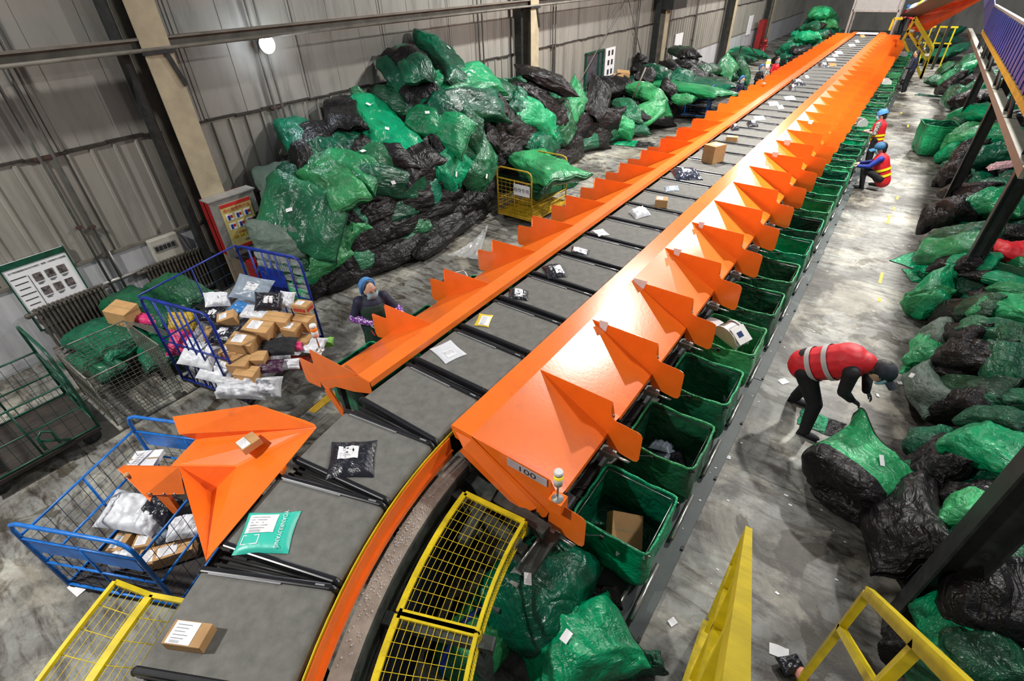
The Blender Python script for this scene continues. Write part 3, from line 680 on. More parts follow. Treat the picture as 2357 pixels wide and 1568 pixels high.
# ---------------------------------------------------------------- open bins (sacks on square wire frames)
def bin_mesh(seed,mt,inner):
    rn=random.Random(seed); ox=rn.random()*50
    def sq(u,rx,ry,rc=.06):
        # rounded square outline
        a=u*4; s=int(a)%4; t=a-int(a)
        c=[(1,-1),(1,1),(-1,1),(-1,-1),(1,-1)]
        x=lerp(c[s][0],c[s+1][0],t); y_=lerp(c[s][1],c[s+1][1],t)
        k=1-.045*max(0,(abs(x)*abs(y_)-.82))/.18
        return x*rx*k,y_*ry*k
    def wob(u,z): return noise.noise(Vector((ox+math.cos(u*2*PI)*2.2,math.sin(u*2*PI)*2.2,z*3.2)))
    def outer(u,v):
        z=lerp(.72,.03,v); k=1+.015*math.sin(v*PI)-.16*max(0,v-.75)/.25
        x,y_=sq(u,.395*k,.385*k); w=wob(u,z); s=1+.10*w*min(1,v*3)
        fold=.012*math.sin(u*2*PI*11+ox+3*w)*min(1,v*2)
        return (x*(s+fold),y_*(s+fold),z)
    def inn(u,v):
        z=lerp(.72,.12,v); k=.965-.05*v
        x,y_=sq(u,.395*k,.385*k); w=wob(u+.37,z*1.3); s=1-.05*abs(w)*min(1,v*3)
        return (x*s,y_*s,z)
    p=MB([0]); p.m=0
    p.grid(outer,56,14,closeu=True); p.m=1; p.grid(inn,56,12,closeu=True)
    p.m=1; p.grid(lambda u,v:(lambda q:(q[0]*(1-v)*1,q[1]*(1-v),.12-.03*v+.02*math.sin(u*20)))(inn(u,1)),56,3,closeu=True)
    p.m=0; p.grid(lambda u,v:(lambda q:(q[0]*(1-v),q[1]*(1-v),.03))(outer(u,1)),56,1,closeu=True)
    # hem rolled over the wire
    p.m=2
    hem=[]
    for i in range(56):
        x,y_=sq(i/56,.392,.382); cq=abs(x/.39*y_/.38); hem.append((x*(1+.02*noise.noise(Vector((i*.5,ox,0)))),y_*(1+.03*noise.noise(Vector((i*.4,ox,3)))),.705+.025*cq+.014*noise.noise(Vector((ox+i*.35,0,0)))))
    p.tube(hem,.015,7,closed=True)
    bd=tuple(hem)
    return p
BINV=[]
for s_,(mo,mi_) in enumerate(((SG,SG),(SGB,SG),(SGB,SGB),(SG,SGB))):
    r=thing('open_bin','x','sack bin',(0,0,0)); q=L0(bin_mesh(11+s_,mo,mi_),'sack',[mo,mi_,SGB],r,flip=False)
    fr_=[(.41,-.4),(.41,.4),(-.41,.4),(-.41,-.4)]
    p=MB(); pts=[]
    for (x,y_) in fr_:
        for dx,dy in ((-.05*(1 if x>0 else -1),0),(0,-.05*(1 if y_>0 else -1))) if x*y_>0 else ((0,-.05*(1 if y_>0 else -1)),(-.05*(1 if x>0 else -1),0)): pts.append((x+dx,y_+dy,.69))
    p.tube(pts,.007,6,closed=True); L0(p,'wire_rim',STEEL if s_%2 else BPL,r)
    p=MB(); p.box((-.05,-.415,.68),(.04,.02,.05)); p.tube([(-.05,-.41,.70),(-.22,-.52,.70),(-.3,-.42,.66)],.006,5); L0(p,'clip',DARK,r)
    if s_==1: 
        p=MB(); p.box((.1,-.375,.5),(.05,.003,.08),Matrix.Rotation(.4,3,'Y')); L0(p,'barcode_tag',PAPER,r)
    BINV.append(r)
BO=[]
order=[1,0,0,2,0,0,2,0,2,2,0,1,0,3,0,2,2,0,3,0,1,0,2,0,3,1,0,2,0,3,0,1]
used=set()
what0={0:'holding a brown carton',1:'holding grey and black packets',2:'nearly empty with a white tag inside',3:'with a label printer resting in it'}
for k in range(32):
    v=order[k%len(order)]; y=3.06+PF*k; loc=(-.93,y,0)
    lab='green sack bin on a wire frame, %s'%(what0[k] if k in what0 else '%s from the near end under the aisle-side chutes'%ordn(k+1))
    if v in used: o=dup(BINV[v],loc,0,lab,'open sack bins on the aisle side')
    else: o=BINV[v]; used.add(v); o.location=loc; o['label']=lab; o['group']='open sack bins on the aisle side'
    BO.append(o)
for k in range(32):
    v=order[(k*3+1)%len(order)]; y=3.16+PF*k; loc=(-4.76,y,0)
    dup(BINV[v],loc,PI,'green sack bin on the wall side of the line, %s from the near end'%ordn(k+1),'open sack bins on the wall side')
# ================================================================ parcels
def frame3(A,B,D,z):
    a,b_,d=at(*A,z),at(*B,z),at(*D,z); return a,b_-a,d-a
def mailer_mesh(o,U,V,h,seed,nu=22,nv=18,crum=1.0):
    p=MB(); nrm=U.cross(V); nrm=nrm/nrm.length; 
    if nrm.z<0: nrm=-nrm
    def prof(u,v):
        e=(1-abs(2*u-1)**4)*(1-abs(2*v-1)**4); return max(0,e)**.6
    def edge(u,v):
        # slightly pinched sides
        k=.03*math.sin(PI*v)*(1 if u<.5 else -1)*abs(2*u-1); kk=.03*math.sin(PI*u)*(1 if v<.5 else -1)*abs(2*v-1); return U*k+V*kk
    def top(u,v):
        n=noise.noise(Vector((seed*3.1+u*5,v*5,seed)))*.7+noise.noise(Vector((u*14+seed,v*5+u*6,2)))*.5-abs(noise.noise(Vector((u*6+seed,v*9,4))))*.7
        return o+U*u+V*v+edge(u,v)+nrm*(.004+h*prof(u,v)*(1+.45*crum*n))
    def bot(u,v): return o+U*u+V*v+edge(u,v)+nrm*.002
    p.grid(top,nu,nv); p.grid(bot,nu,nv)
    return p,top,nrm
def sticker(topf,nrm,u0,v0,u1,v1,par,org,nm_='shipping_label',lines=True):
    p=MB(); p.m=0; p.grid(lambda u,v:topf(lerp(u0,u1,u),lerp(v0,v1,v))+nrm*.0035,6,5)
    if lines:
        p.m=1
        for k in range(5):
            v=lerp(v0,v1,.14+.15*k); p.grid(lambda a,b_:topf(lerp(u0,u1,.12+a*(.6-.08*(k%3))),v+(v1-v0)*.035*b_)+nrm*.0045,4,1)
        for k in range(9):
            u=lerp(u0,u1,.15+.045*k); p.grid(lambda a,b_:topf(u+(u1-u0)*.02*a,lerp(v0,v1,.84+.12*b_))+nrm*.0045,1,1)
    return p.build(nm_,[PAPER,GINK],par,origin=org)
PCN=[0]
def mailer(A,B,D,z,h,mt,lab,name='mailer_parcel',lb=(.3,.3,.75,.7),group=None,crum=1.0,cat='parcel',raw=None,mat2=None,tilt=0):
    if raw: o,U,V=raw
    else: o,U,V=frame3(A,B,D,z)
    PCN[0]+=1; org=o+(U+V)/2
    r=thing(name,lab,cat,org,0,group); p,tp,n=mailer_mesh(o,U,V,h,PCN[0]*1.7,crum=crum); p.build('wrapping',mt,r)
    if lb: sticker(tp,n,*lb,r,org)
    return r,tp,n,org
def carton(A,B,D,z,h,lab,mt=None,group=None,raw=None,tape=True,lb=(.1,.15,.6,.85),name='cardboard_box',red=False,mark=None):
    # A,B,D are pixels of three corners of the TOP face, z the height of its base
    if raw: o,U,V,Nn=raw
    else:
        o,U,V=frame3(A,B,D,z+h); Nn=Vector((0,0,1))
        V=V-U*(V.dot(U)/U.length_squared)*.85
    PCN[0]+=1; org=o+(U+V)/2-Nn*h
    r=thing(name,lab,'box',org,0,group); 
    Rm=Matrix((U.normalized(),Nn.cross(U).normalized()*(1 if Nn.cross(U).dot(V)>0 else -1),Nn)).transposed()
    if Rm.determinant()<0: pass
    p=MB(); p.prism([o-Nn*h,o+U-Nn*h,o+U+V-Nn*h,o+V-Nn*h],Nn*h); b_=p.build('carton',mt or CARD,r)
    bv=b_.modifiers.new('b','BEVEL'); bv.width=.004; bv.segments=2
    tp=lambda u,v:o+U*u+V*v
    if tape:
        p=MB(); p.grid(lambda u,v:tp(u,lerp(.46,.54,v))+Nn*.0012,4,1); p.build('tape',mat('parcel_tape',(.42,.28,.12),rough=.3),r,flip=False)
    if lb: sticker(tp,Nn*.6,*lb,r,org)
    if red:
        p=MB(); 
        for F in ((o,U),(o,V),(o+V,U),(o+U,V)): p.grid(lambda u,v:F[0]+F[1]*lerp(.1,.9,u)-Nn*h*lerp(.35,.8,v)+((F[0]+F[1]/2)-(o+(U+V)/2)).normalized()*.003,1,1)
        p.build('printed_panel',CARDR,r,flip=False)
    return r
G1='parcels riding on the belt trays'; ZT=ZB+.003
r_=carton((405,1425),(490,1436),(369,1481),ZT,.085,'tan cardboard box with a white shipping label on the nearest belt tray',group=G1,lb=(.08,.04,.72,.96),tape=False)
r_,tp,n_,org=mailer((573,1181),(694,1177),(533,1280),ZT,.045,POLYT,'teal plastic mailer bag with white lettering and a label on the belt',lb=(.1,.12,.66,.58),group=G1,crum=.25)
# writing on the teal mailer
a0,b0=tp(.80,.10),tp(.80,.93); dv=(b0-a0); ang=math.atan2(dv.y,dv.x)
TXT=[(r_,'YOANRIUYANG',.046,(tp(.79,.5)+Vector((0,0,.006))),ang)]
p=MB(); 
for (u0,v0,u1,v1) in ((.1,.62,.12,.84),(.4,.62,.42,.84),(.1,.62,.42,.64),(.1,.82,.42,.84)): p.grid(lambda u,v:tp(lerp(u0,u1,u),lerp(v0,v1,v))+n_*.004,1,1)
p.build('printed_frame',PAPER,r_)
mailer((764,1018),(868,1014),(748,1104),ZT,.05,POLYK,'large black plastic parcel with a white label on the belt',lb=(.2,.22,.66,.58),group=G1)
mailer((1037,783),(1075,816),(989,804),ZT,.012,POLYW,'thin square white mailer lying on the belt tray',lb=(.45,.3,.85,.75),group=G1,crum=.5)
mailer((1103.6,722),(1136,726),(1091,750),ZT,.012,POLYY,'small yellow envelope with white label on the belt tray',lb=(.25,.2,.95,.95),group=G1,crum=.4)
mailer((1172,665),(1216,670),(1170,688),ZT,.04,POLYK,'small black plastic parcel one tray beyond the yellow envelope',lb=(.3,.1,.75,.9),group=G1)
mailer((1247,615),(1290,610),(1262,643),ZT,.07,POLYK,'crumpled shiny black parcel with pale label, two trays beyond the yellow envelope',lb=(.45,.35,.9,.9),group=G1)
mailer((1317,567),(1358,577),(1312,583),ZT,.03,POLYK,'small dark packet almost covered by its white label, on the belt',lb=(.1,.15,.9,.85),group=G1)
mailer((1362,531),(1387,527),(1378,545),ZT,.01,POLYW,'small flat white mailer on the belt before the white puffed bag',lb=(.3,.3,.7,.7),group=G1,crum=.4)
mailer((1446,489),(1481,479),(1463,506),ZT,.09,POLYW,'puffed white plastic bag on the belt before the small carton',lb=None,group=G1)
carton((1510,451),(1538,453),(1507.5,460),ZT,.15,'small cube carton on the belt between white bag and dark packet',group=G1)
mailer((1528.6,430),(1561,427),(1531,442),ZT,.02,POLYG,'small grey-blue packet with square white label on the belt',lb=(.3,.2,.75,.85),group=G1)
mailer((1542,392),(1602,391),(1556,416),ZT,.1,mat('dark_blue_poly',(.03,.035,.06),rough=.15,bump=.9,bscale=10),'big glossy dark blue plastic parcel before the tall carton on the belt',lb=(.35,.25,.65,.6),group=G1)
carton((1621,332),(1647,339),(1650,326),ZT,.37,'tall tan carton standing on the belt, the biggest box there',group=G1,lb=(.3,.3,.9,.8))
carton((1672,315),(1698,317),(1676,311),ZT,.11,'low small carton on the belt just past the tall carton',group=G1)
far=[(1690,297,20,9,'k'),(1731,289,26,9,'k'),(1747,273,28,9,'w'),(1780,240,26,9,'w'),(1796,248,16,8,'w'),(1817,227,28,8,'w'),(1823,205,18,12,'k'),(1835,192,34,12,'k'),(1856,178,12,5,'w'),(1895,152,26,8,'k'),(1915,150,20,6,'o'),(1912,138,24,7,'w'),(1922,129,16,5,'w'),(1930,122,20,7,'w'),(1960,105,18,6,'w'),(1972,96,12,5,'w'),(1984,83,14,8,'y')]
for i,(x,y,wp,hp,kd) in enumerate(far):
    m_={'k':POLYK,'w':POLYW,'o':mat('orange_poly',(.8,.25,.05),rough=.4),'y':CARD}[kd]
    cn={'k':'dark plastic parcel with white label','w':'white mailer','o':'orange mailer','y':'tan packet'}[kd]
    mailer((x-wp/2,y-hp/2),(x+wp/2-3,y-hp/2-1),(x-wp/2+4,y+hp/2),ZT,.04 if kd!='k' else .1,m_,'far %s on the belt, %s past the low small carton'%(cn,ordn(i+1)),lb=(.3,.2,.7,.8) if kd=='k' else None,group=G1)
# ================================================================ the wide side chute near the camera
bc=thing('side_chute','large folded orange side chute beside the bend, over the blue cart','chute',at(560,1050,1.2))
P3=lambda px,py_,z:at(px,py_,z)
A_,B_,C_,D_=P3(728,985,1.5),P3(590,932,1.62),P3(397,960,1.42),P3(450,1012,1.2)
I_,T_,V_,U_,E_,L_2=P3(658,1070,1.5),P3(474,1290,1.48),P3(487,1135,1.12),P3(545,1075,1.24),P3(392,1073,1.14),P3(412,1073,1.42)
th_=Vector((0,0,-.006))
p=MB(); p.prism([A_,I_,T_,U_],th_); p.prism([A_,U_,E_,D_],th_); addp=lambda mb,n:mb.build(n,ORANGE,bc)
addp(p,'main_slide')
p=MB(); p.prism([P3(722,977,1.51),P3(700,968,1.53),B_,C_,P3(412,1000,1.3),D_,A_],(0,.005,0)); addp(p,'far_wing')
p=MB(); p.prism([U_,T_,V_],th_); p.prism([V_,T_,L_2],(-.005,0,-.004)); p.prism([L_2,V_,U_],th_); addp(p,'near_trough')
p=MB(); p.prism([L_2,P3(285,1071,1.3),P3(330,1140,1.12),P3(425,1137,1.15)],th_); p.prism([P3(285,1071,1.3),P3(270,1080,1.26),P3(345,1155,1.05),P3(355,1128,1.1)],(0,0,-.005)); addp(p,'bracket_arm')
p=MB(); p.prism([P3(362,1132,1.13),P3(390,1132,1.12),P3(418,1172,.9),P3(408,1180,.88)],(0,-.03,0)); addp(p,'stay')
p=MB(); 
for (x,y,z) in ((345,1137,1.14),(378,1137,1.14),(403,1137,1.14)): p.ell(P3(x,y,z),.014,6)
p.build('bolts',STEEL,bc)
p=MB(); p.ell(P3(292,1093,1.24),(.03,.03,.02),8); p.build('adhesive_lump',mat('old_foam',(.5,.3,.15),rough=.8),bc)
# stiffening hooks along the belt edge
p=MB(); p.prism([P3(658,1071,1.5),P3(645,1090,1.5),P3(650,1096,1.44),P3(661,1078,1.44)],(.004,0,0)); p.prism([P3(478,1270,1.47),P3(474,1292,1.47),P3(487,1279,1.42),P3(489,1262,1.42)],(.004,0,0)); addp(p,'edge_tab')
# carton resting on the slide: on the slope plane
def on_slide(px,py_):
    n=(I_-A_).cross(D_-A_); n.normalize(); d=ray(px,py_); o=Vector((0,0,CH)); t=(A_-o).dot(n)/d.dot(n); return o+d*t
n=(I_-A_).cross(D_-A_).normalized(); n=n if n.z>0 else -n
a_,b_,d_=on_slide(549,1032),on_slide(566,1049),on_slide(590,1006)
U1,V1=b_-a_,d_-a_; V1=V1-U1*(V1.dot(U1)/U1.length_squared)
carton(None,None,None,0,.07,'small tan carton with white label stuck on the large orange side chute',raw=(a_+n*.075,U1*1.05,V1,n),lb=(.05,.05,.95,.5))
# ================================================================ mesh panels and carts
def mesh_panel(p,o,U,V,nu,nv,r=.004,n=4):
    o=Vector(o)
    for i in range(nu+1): p.tube([o+U*(i/nu),o+U*(i/nu)+V],r,n,cap=False)
    for j in range(nv+1): p.tube([o+V*(j/nv),o+V*(j/nv)+U],r,n,cap=False)
    return p
# yellow guards over the inside of the bend
def guard(s0,s1,lab,nm_='mesh_guard',Ra=4.15,Rb=3.53,z=1.1):
    r=thing(nm_,lab,'guard',arc((Ra+Rb)/2,(s0+s1)/2,z))
    conv=lambda R_,s:arc(R_,s,z)
    p=MB(); K=8
    for k in range(K):
        a,b_=lerp(s0,s1,k/K),lerp(s0,s1,(k+1)/K)
        p.bar(conv(Ra,a),conv(Ra,b_),.05,.025); p.bar(conv(Rb,a),conv(Rb,b_),.03,.03)
    p.bar(conv(Ra,s0),conv(Rb,s0),.05,.025); p.bar(conv(Ra,s1),conv(Rb,s1),.05,.025); p.build('frame',YEL,r)
    p=MB(); n=10
    for j in range(1,12): 
        R_=lerp(Ra,Rb,j/12); p.tube([conv(R_,lerp(s0,s1,q/6))+Vector((0,0,.008)) for q in range(7)],.0026,4)
    m_=int((s1-s0)/.115)
    for j in range(1,m_): s=lerp(s0,s1,j/m_); p.tube([conv(Ra,s)+Vector((0,0,.012)),conv(Rb,s)+Vector((0,0,.012))],.0026,4)
    p.build('mesh',YEL,r)
    p=MB(); dz=Vector((0,0,-.14)); 
    for k in range(K):
        a,b_=lerp(s0,s1,k/K),lerp(s0,s1,(k+1)/K); p.bar(conv(Rb-.015,a)+dz,conv(Rb-.015,b_)+dz,.02,.02)
    nn=int((s1-s0)/.04)
    for j in range(nn+1): s=lerp(s0,s1,j/nn); p.tube([conv(Rb-.018,s),conv(Rb-.018,s)+dz],.003,4)
    for j in (1,2): p.tube([conv(Rb-.018,lerp(s0,s1,q/6))+dz*(j/3) for q in range(7)],.003,4)
    p.bar(conv(Rb-.015,s0),conv(Rb-.015,s0)+dz*1.3,.025,.03); p.bar(conv(Rb-.015,s1),conv(Rb-.015,s1)+dz*1.3,.025,.03)
    p.build('side_mesh',YEL,r)
    return r
guard(.575,1.98,'upper yellow mesh guard panel inside the bend, in front of the chute numbered 001')
guard(-.75,.55,'lower yellow mesh guard panel inside the bend, next to the dark green sacks')
# outer side guards
def oguard(s0,s1,lab):
    z=1.28; r=thing('mesh_guard',lab,'guard',arc(5.95,(s0+s1)/2,z)); 
    A0,A1=(lambda s:arc(5.66,s,z)),(lambda s:arc(5.98,s,z)); A2=lambda s:arc(6.22,s,z+.12)
    p=MB()
    K=5
    for k in range(K):
        a,b_=lerp(s0,s1,k/K),lerp(s0,s1,(k+1)/K)
        p.bar(A1(a),A1(b_),.06,.03); p.bar(A2(a),A2(b_),.03,.03)
    for s in(s0,s1): p.bar(A0(s),A1(s),.035,.03); p.bar(A1(s),A2(s),.035,.03)
    p.build('frame',YEL,r); p=MB()
    for j in range(1,6): p.tube([A0(lerp(s0,s1,q/5)).lerp(A1(lerp(s0,s1,q/5)),j/6) for q in range(6)],.0032,4); p.tube([A1(lerp(s0,s1,q/5)).lerp(A2(lerp(s0,s1,q/5)),j/6) for q in range(6)],.0032,4)
    n=int((s1-s0)/.12)
    for j in range(1,n): s=lerp(s0,s1,j/n); p.tube([A0(s),A1(s),A2(s)],.0032,4)
    p.build('mesh',YEL,r)
oguard(-.42,.25,'yellow mesh guard panel on the outside of the bend next to the blue cart')
oguard(-1.25,-.46,'yellow mesh guard panel on the outside of the bend at the bottom edge')
for s in (1.95,1.3,.6,-.1):
    q0,q1=arc(4.28,s,1.0),arc(3.4,s,.98)
p=MB(); p.bar(arc(4.28,2.0,.98),arc(3.5,1.75,.96),.1,.1); p.bar(arc(4.28,2.25,.98),arc(3.35,2.1,.96),.12,.1); p.bar(arc(4.0,2.3,1.0),arc(3.95,1.5,1.0),.1,.08); p.box(arc(3.5,1.78,.45),(.1,.1,.98))
tag(p.build('guard_bracket',FRAME,origin=arc(4,1.5,.9)),'dark grey steel cross members under the top end of the upper yellow guard','frame')
p=MB(); p.bar(arc(4.28,.55,.97),arc(3.4,.55,.97),.1,.08); p.box(arc(3.5,.55,.45),(.1,.1,.98)); tag(p.build('guard_bracket',FRAME,origin=arc(4,.55,.9)),'grey steel cross member between the two yellow guards inside the bend','frame')
# inner black skirt under the bend
p=MB(); strip(p,4.2,4.18,.05,.95,-1.0,2.2,.3); tag(p.build('dark_skirt',mat('dark_blue_black_sheet',(.006,.008,.02),rough=.6),origin=arc(4.2,1,.1)),'dark sheet skirt below the grey curved beam','panel')
def caster(r_par,x,y,R=.07,m_=None,name='caster'):
    p=MB(); p.lathe((x,y,R),[(.02,-.02),(R-.01,-.02),(R,-.012),(R,.012),(R-.01,.02),(.02,.02)],12,Matrix.Rotation(PI/2,3,'X')); p.box((x,y,R*2+.01),(.09,.07,.02)); p.box((x,y-.03,R+.03),(.04,.006,R+.05)); p.box((x,y+.03,R+.03),(.04,.006,R+.05))
    return L0(p,name,m_ or DARK,r_par)
def roll_cart(name,lab,loc,rz,Lx,Wy,H,fm,wm,endplate=True,arch=True,nx=9,nz=8,sides=(1,1),endh=.22,zb=.2,grp=None,basem=None,sideh=None):
    # local x along the long side; ends at x=+-Lx/2 carry arched handles
    r=thing(name,lab,'cart',loc,rz,grp); hx,hy=Lx/2,Wy/2
    p=MB(); p.box((0,0,zb-.02),(Lx,Wy,.04)); p.bar((-hx,-hy,zb-.03),(hx,-hy,zb-.03),.05,.05); p.bar((-hx,hy,zb-.03),(hx,hy,zb-.03),.05,.05); L0(p,'base',basem or mat('rusty_base',(.025,.018,.014),rough=.7,var=.4),r)
    for sx in(-1,1):
        x=sx*hx; p=MB(); Ht=H+endh if arch else H
        pts=[(x,-hy,zb),(x,-hy,Ht-.12),(x,-hy+.035,Ht-.035),(x,-hy+.12,Ht),(x,hy-.12,Ht),(x,hy-.035,Ht-.035),(x,hy,Ht-.12),(x,hy,zb)]
        p.tube(pts,.019,9); p.tube([(x,-hy,H-.02),(x,hy,H-.02)],.014,8); p.tube([(x,-hy,zb+.02),(x,hy,zb+.02)],.014,8); p.tube([(x,0,zb),(x,0,H)],.012,7); p.tube([(x,-hy,lerp(zb,H,.5)),(x,hy,lerp(zb,H,.5))],.012,7)
        e=L0(p,'end_frame',fm,r)
        p=MB(); mesh_panel(p,(x,-hy,zb),Vector((0,Wy,0)),Vector((0,0,H-zb)),nx-1,nz,.003); p.build('end_mesh',wm,e,origin=(0,0,0))
        if endplate: p=MB(); p.box((x,0,H-.12),(.008,Wy*.9,.2)); p.build('end_plate',fm,e,origin=(0,0,0))
    for i,sy in enumerate((-1,1)):
        if not sides[i]: continue
        y=sy*hy; p=MB(); hh=sideh or H
        for (a,b_) in (((-hx,y,hh),(hx,y,hh)),((-hx,y,zb+.02),(hx,y,zb+.02)),((-hx,y,(zb+hh)/2),(hx,y,(zb+hh)/2)),((-hx+.01,y,zb),(-hx+.01,y,hh)),((hx-.01,y,zb),(hx-.01,y,hh)),((0,y,zb),(0,y,hh))): p.tube([a,b_],.013,7)
        e=L0(p,'side_frame',fm,r); p=MB(); mesh_panel(p,(-hx,y,zb),Vector((Lx,0,0)),Vector((0,0,hh-zb)),nx+2,nz,.003); p.build('side_mesh',wm,e,origin=(0,0,0))
    for sx in(-1,1):
        for sy in(-1,1): caster(r,sx*(hx-.12),sy*(hy-.1),(zb-.05)/2)
    return r
# near blue cart: handles face along its long axis
c0=Vector((-5.18,-.5)); u_=Vector((-.42,.91)).normalized(); v_=Vector((.91,.42)).normalized()
cc=c0+u_*.66+v_*.62
CARTB=roll_cart('mesh_cart','bright blue mesh roll cart with curved handles below the large orange side chute',(cc.x,cc.y,0),math.atan2(u_.y,u_.x),1.32,1.24,1.02,BLUE,WIREB,nx=9,nz=8)
def in_cart(cart,x,y,z):
    return cart.location+Matrix.Rotation(cart.rotation_euler.z,3,'Z')@Vector((x,y,z))
# upper blue cart, tall, open toward the line
c2=(Vector((-6.15,1.95))+Vector((-7.8,3.4)))/2; u2=Vector((-.35,1.57)).normalized()
CART2=roll_cart('mesh_cart','tall deep-blue cage cart heaped with cartons and mailers',(c2.x,c2.y,0),math.atan2(u2.y,u2.x),1.62,1.27,1.65,BLUE2,WIREB,endplate=False,arch=False,nx=7,nz=8,sides=(0,1),endh=0)
for k in range(1,5):
    p=MB(); p.tube([(-.81,lerp(-.63,.63,k/5),.2),(-.81,lerp(-.63,.63,k/5),1.64)],.014,7); L0(p,'end_bar',BLUE2,CART2)
for k in range(1,5):
    p=MB(); p.tube([(.81,lerp(-.63,.63,k/5),.2),(.81,lerp(-.63,.63,k/5),1.64)],.014,7); L0(p,'end_bar',BLUE2,CART2)
e=MB(); q=CART2; e.box((.81,.05,1.15),(.01,.5,.4)); L0(e,'end_plate',BLUE2,CART2)
# shrink wrap shreds
FILM=mat('clear_film',(.8,.82,.85),rough=.12,alpha=.28,spec=.9,bump=.8,bscale=12)
p=MB(); rr=random.Random(5)
for k in range(9):
    z=1.6-k*.15; p.grid(lambda u,v:(.83+.04*noise.noise(Vector((u*6,v*3,k))),lerp(-.64,.3,u),z-.11*v+.05*noise.noise(Vector((u*5,k,v)))),14,2)
L0(p,'film_wrap',FILM,CART2)
# green cart at the frame edge and grey pallet cage beside it
GC=roll_cart('mesh_cart','dark green mesh cart at the left edge beside the grey cage',(-7.86,-.02,0),PI/2,1.24,1.12,1.02,GPAINT,WIREG,endplate=True,nx=7,nz=5,endh=.45,zb=.26)
p=MB(); p.tube([(0.2,-.6,.35),(.2,-.62,.55),(.12,-.62,.62),(.05,-.62,.55),(.05,-.6,.35)],.018,7); p.tube([(.05,-.6,.5),(.3,-.58,.3)],.016,7); L0(p,'tow_hook',GPAINT,GC)
cg=thing('wire_pallet_cage','grey wire pallet cage with green sacks inside, between green cart and radiator','cage',(-7.85,1.2,0))
X0,X1,Y0,Y1,Zt=-8.4,-7.3,.77,1.65,.94
for (o_,U_2,nn) in (((X1,Y0,.12),Vector((0,Y1-Y0,0)),13),((X0,Y0,.12),Vector((0,Y1-Y0,0)),13),((X0,Y0,.12),Vector((X1-X0,0,0)),16),((X0,Y1,.12),Vector((X1-X0,0,0)),16)):
    p=MB(); mesh_panel(p,o_,U_2,Vector((0,0,Zt-.12)),nn,14,.0035); p.tube([Vector(o_)+Vector((0,0,Zt-.12)),Vector(o_)+U_2+Vector((0,0,Zt-.12))],.01,6); p.tube([Vector(o_),Vector(o_)+Vector((0,0,Zt-.12))],.01,6); p.build('wire_panel',WIRE,cg)
p=MB(); mesh_panel(p,(X0,Y0,.12),Vector((X1-X0,0,0)),Vector((0,Y1-Y0,0)),12,10,.004); p.build('wire_floor',WIRE,cg)
p=MB(); mesh_panel(p,(X0,Y1,.94),Vector((.75,.1,0)),Vector((.0,.32,-.28)),12,8,.003); p.build('folded_flap',WIRE,cg)
for (x,y) in ((X0+.08,Y0+.08),(X1-.08,Y0+.08),(X0+.08,Y1-.08),(X1-.08,Y1-.08)): p=MB(); p.box((x,y,.06),(.1,.1,.12)); p.build('foot',ZINC,cg)
# stacked wire racks lying by the belt
wr=thing('wire_rack','bundle of thin bare wire racks leaning on the floor beyond the large side chute','wire rack',(-5.3,2.1,.2))
p=MB()
for k in range(5): mesh_panel(p,(-5.55+.03*k,1.85,.05),Vector((.0,.5,.0)),Vector((.55,.05,.55)),5,6,.004)
p.build('wires',WIRE,wr)
# yellow trolley
YC=roll_cart('mesh_trolley','orange-yellow mesh trolley with a Chinese sign, piled with green sacks',(-6.80,10.25,0),PI/2-.03,1.5,1.0,1.05,YEL2,WIREY,endplate=False,nx=9,nz=9,endh=.25,zb=.17,basem=YEL2,sideh=.5)
p=MB(); p.box((-.785,-.24,.86),(.01,.46,.26)); sgn=L0(p,'sign_board',PAPER,YC)
TXT.append((YC,'标快专用',.1,None,None))
# ================================================================ parcels in the carts
def rboxat(c,sz,rz,tilt=(0,0)):
    R=Euler((tilt[0],tilt[1],rz)).to_matrix(); U=R@Vector((sz[0],0,0)); V=R@Vector((0,sz[1],0)); Nn=R@Vector((0,0,1)); o=Vector(c)-U/2-V/2+Nn*sz[2]/2; return o,U,V,Nn
G2='cartons and mailers heaped in the tall blue cage cart'
def hz(px,py_,z): return at(px,py_,z)
cartons=[(562,793,.95,(.34,.26,.22),.55,(.1,.1),'big tan carton in front of the heap, tape across its lid'),(600,762,1.0,(.38,.28,.22),.45,(.1,.05),'big tan carton with barcode label at the centre of the heap'),(640,742,1.02,(.36,.24,.2),.5,(.0,.1),'long tan carton behind the central one'),(532,812,.85,(.24,.2,.14),.6,(.1,.1),'carton with red print low on the heap'),(555,838,.8,(.28,.22,.16),.5,(.15,0),'plain carton with yellow tape below the red-printed one'),(570,862,.72,(.28,.2,.16),.5,(.1,.1),'lowest tan carton at the front of the heap'),(598,826,.82,(.2,.18,.14),.6,(.2,0),'small carton with a dark round mark'),(525,735,1.1,(.24,.18,.16),.9,(.2,-.2),'carton with a big white label near the dark mailer'),(672,760,.95,(.22,.2,.16),.4,(.1,.1),'carton under the clear packet'),(700,742,.95,(.26,.22,.2),.4,(0,.1),'carton at the back corner below the red-striped box'),(697,706,1.15,(.24,.18,.12),.35,(0,0),'red-striped carton on top of the back corner'),(492,772,.95,(.22,.18,.16),.8,(.2,.3),'brown carton beside the black bag at the left'),(700,790,.75,(.26,.2,.2),.4,(0,0),'carton low at the right end of the heap')]
for i,(x,y,z,sz,rz,tl,lb) in enumerate(cartons):
    c=hz(x,y,z); carton(None,None,None,0,sz[2],lb,raw=rboxat(c,sz,rz+PI/2*0,tl),group=G2,red=(i in(3,10,11)),lb=(.15,.2,.6,.8) if i in(0,1,3,7,10,8) else None)
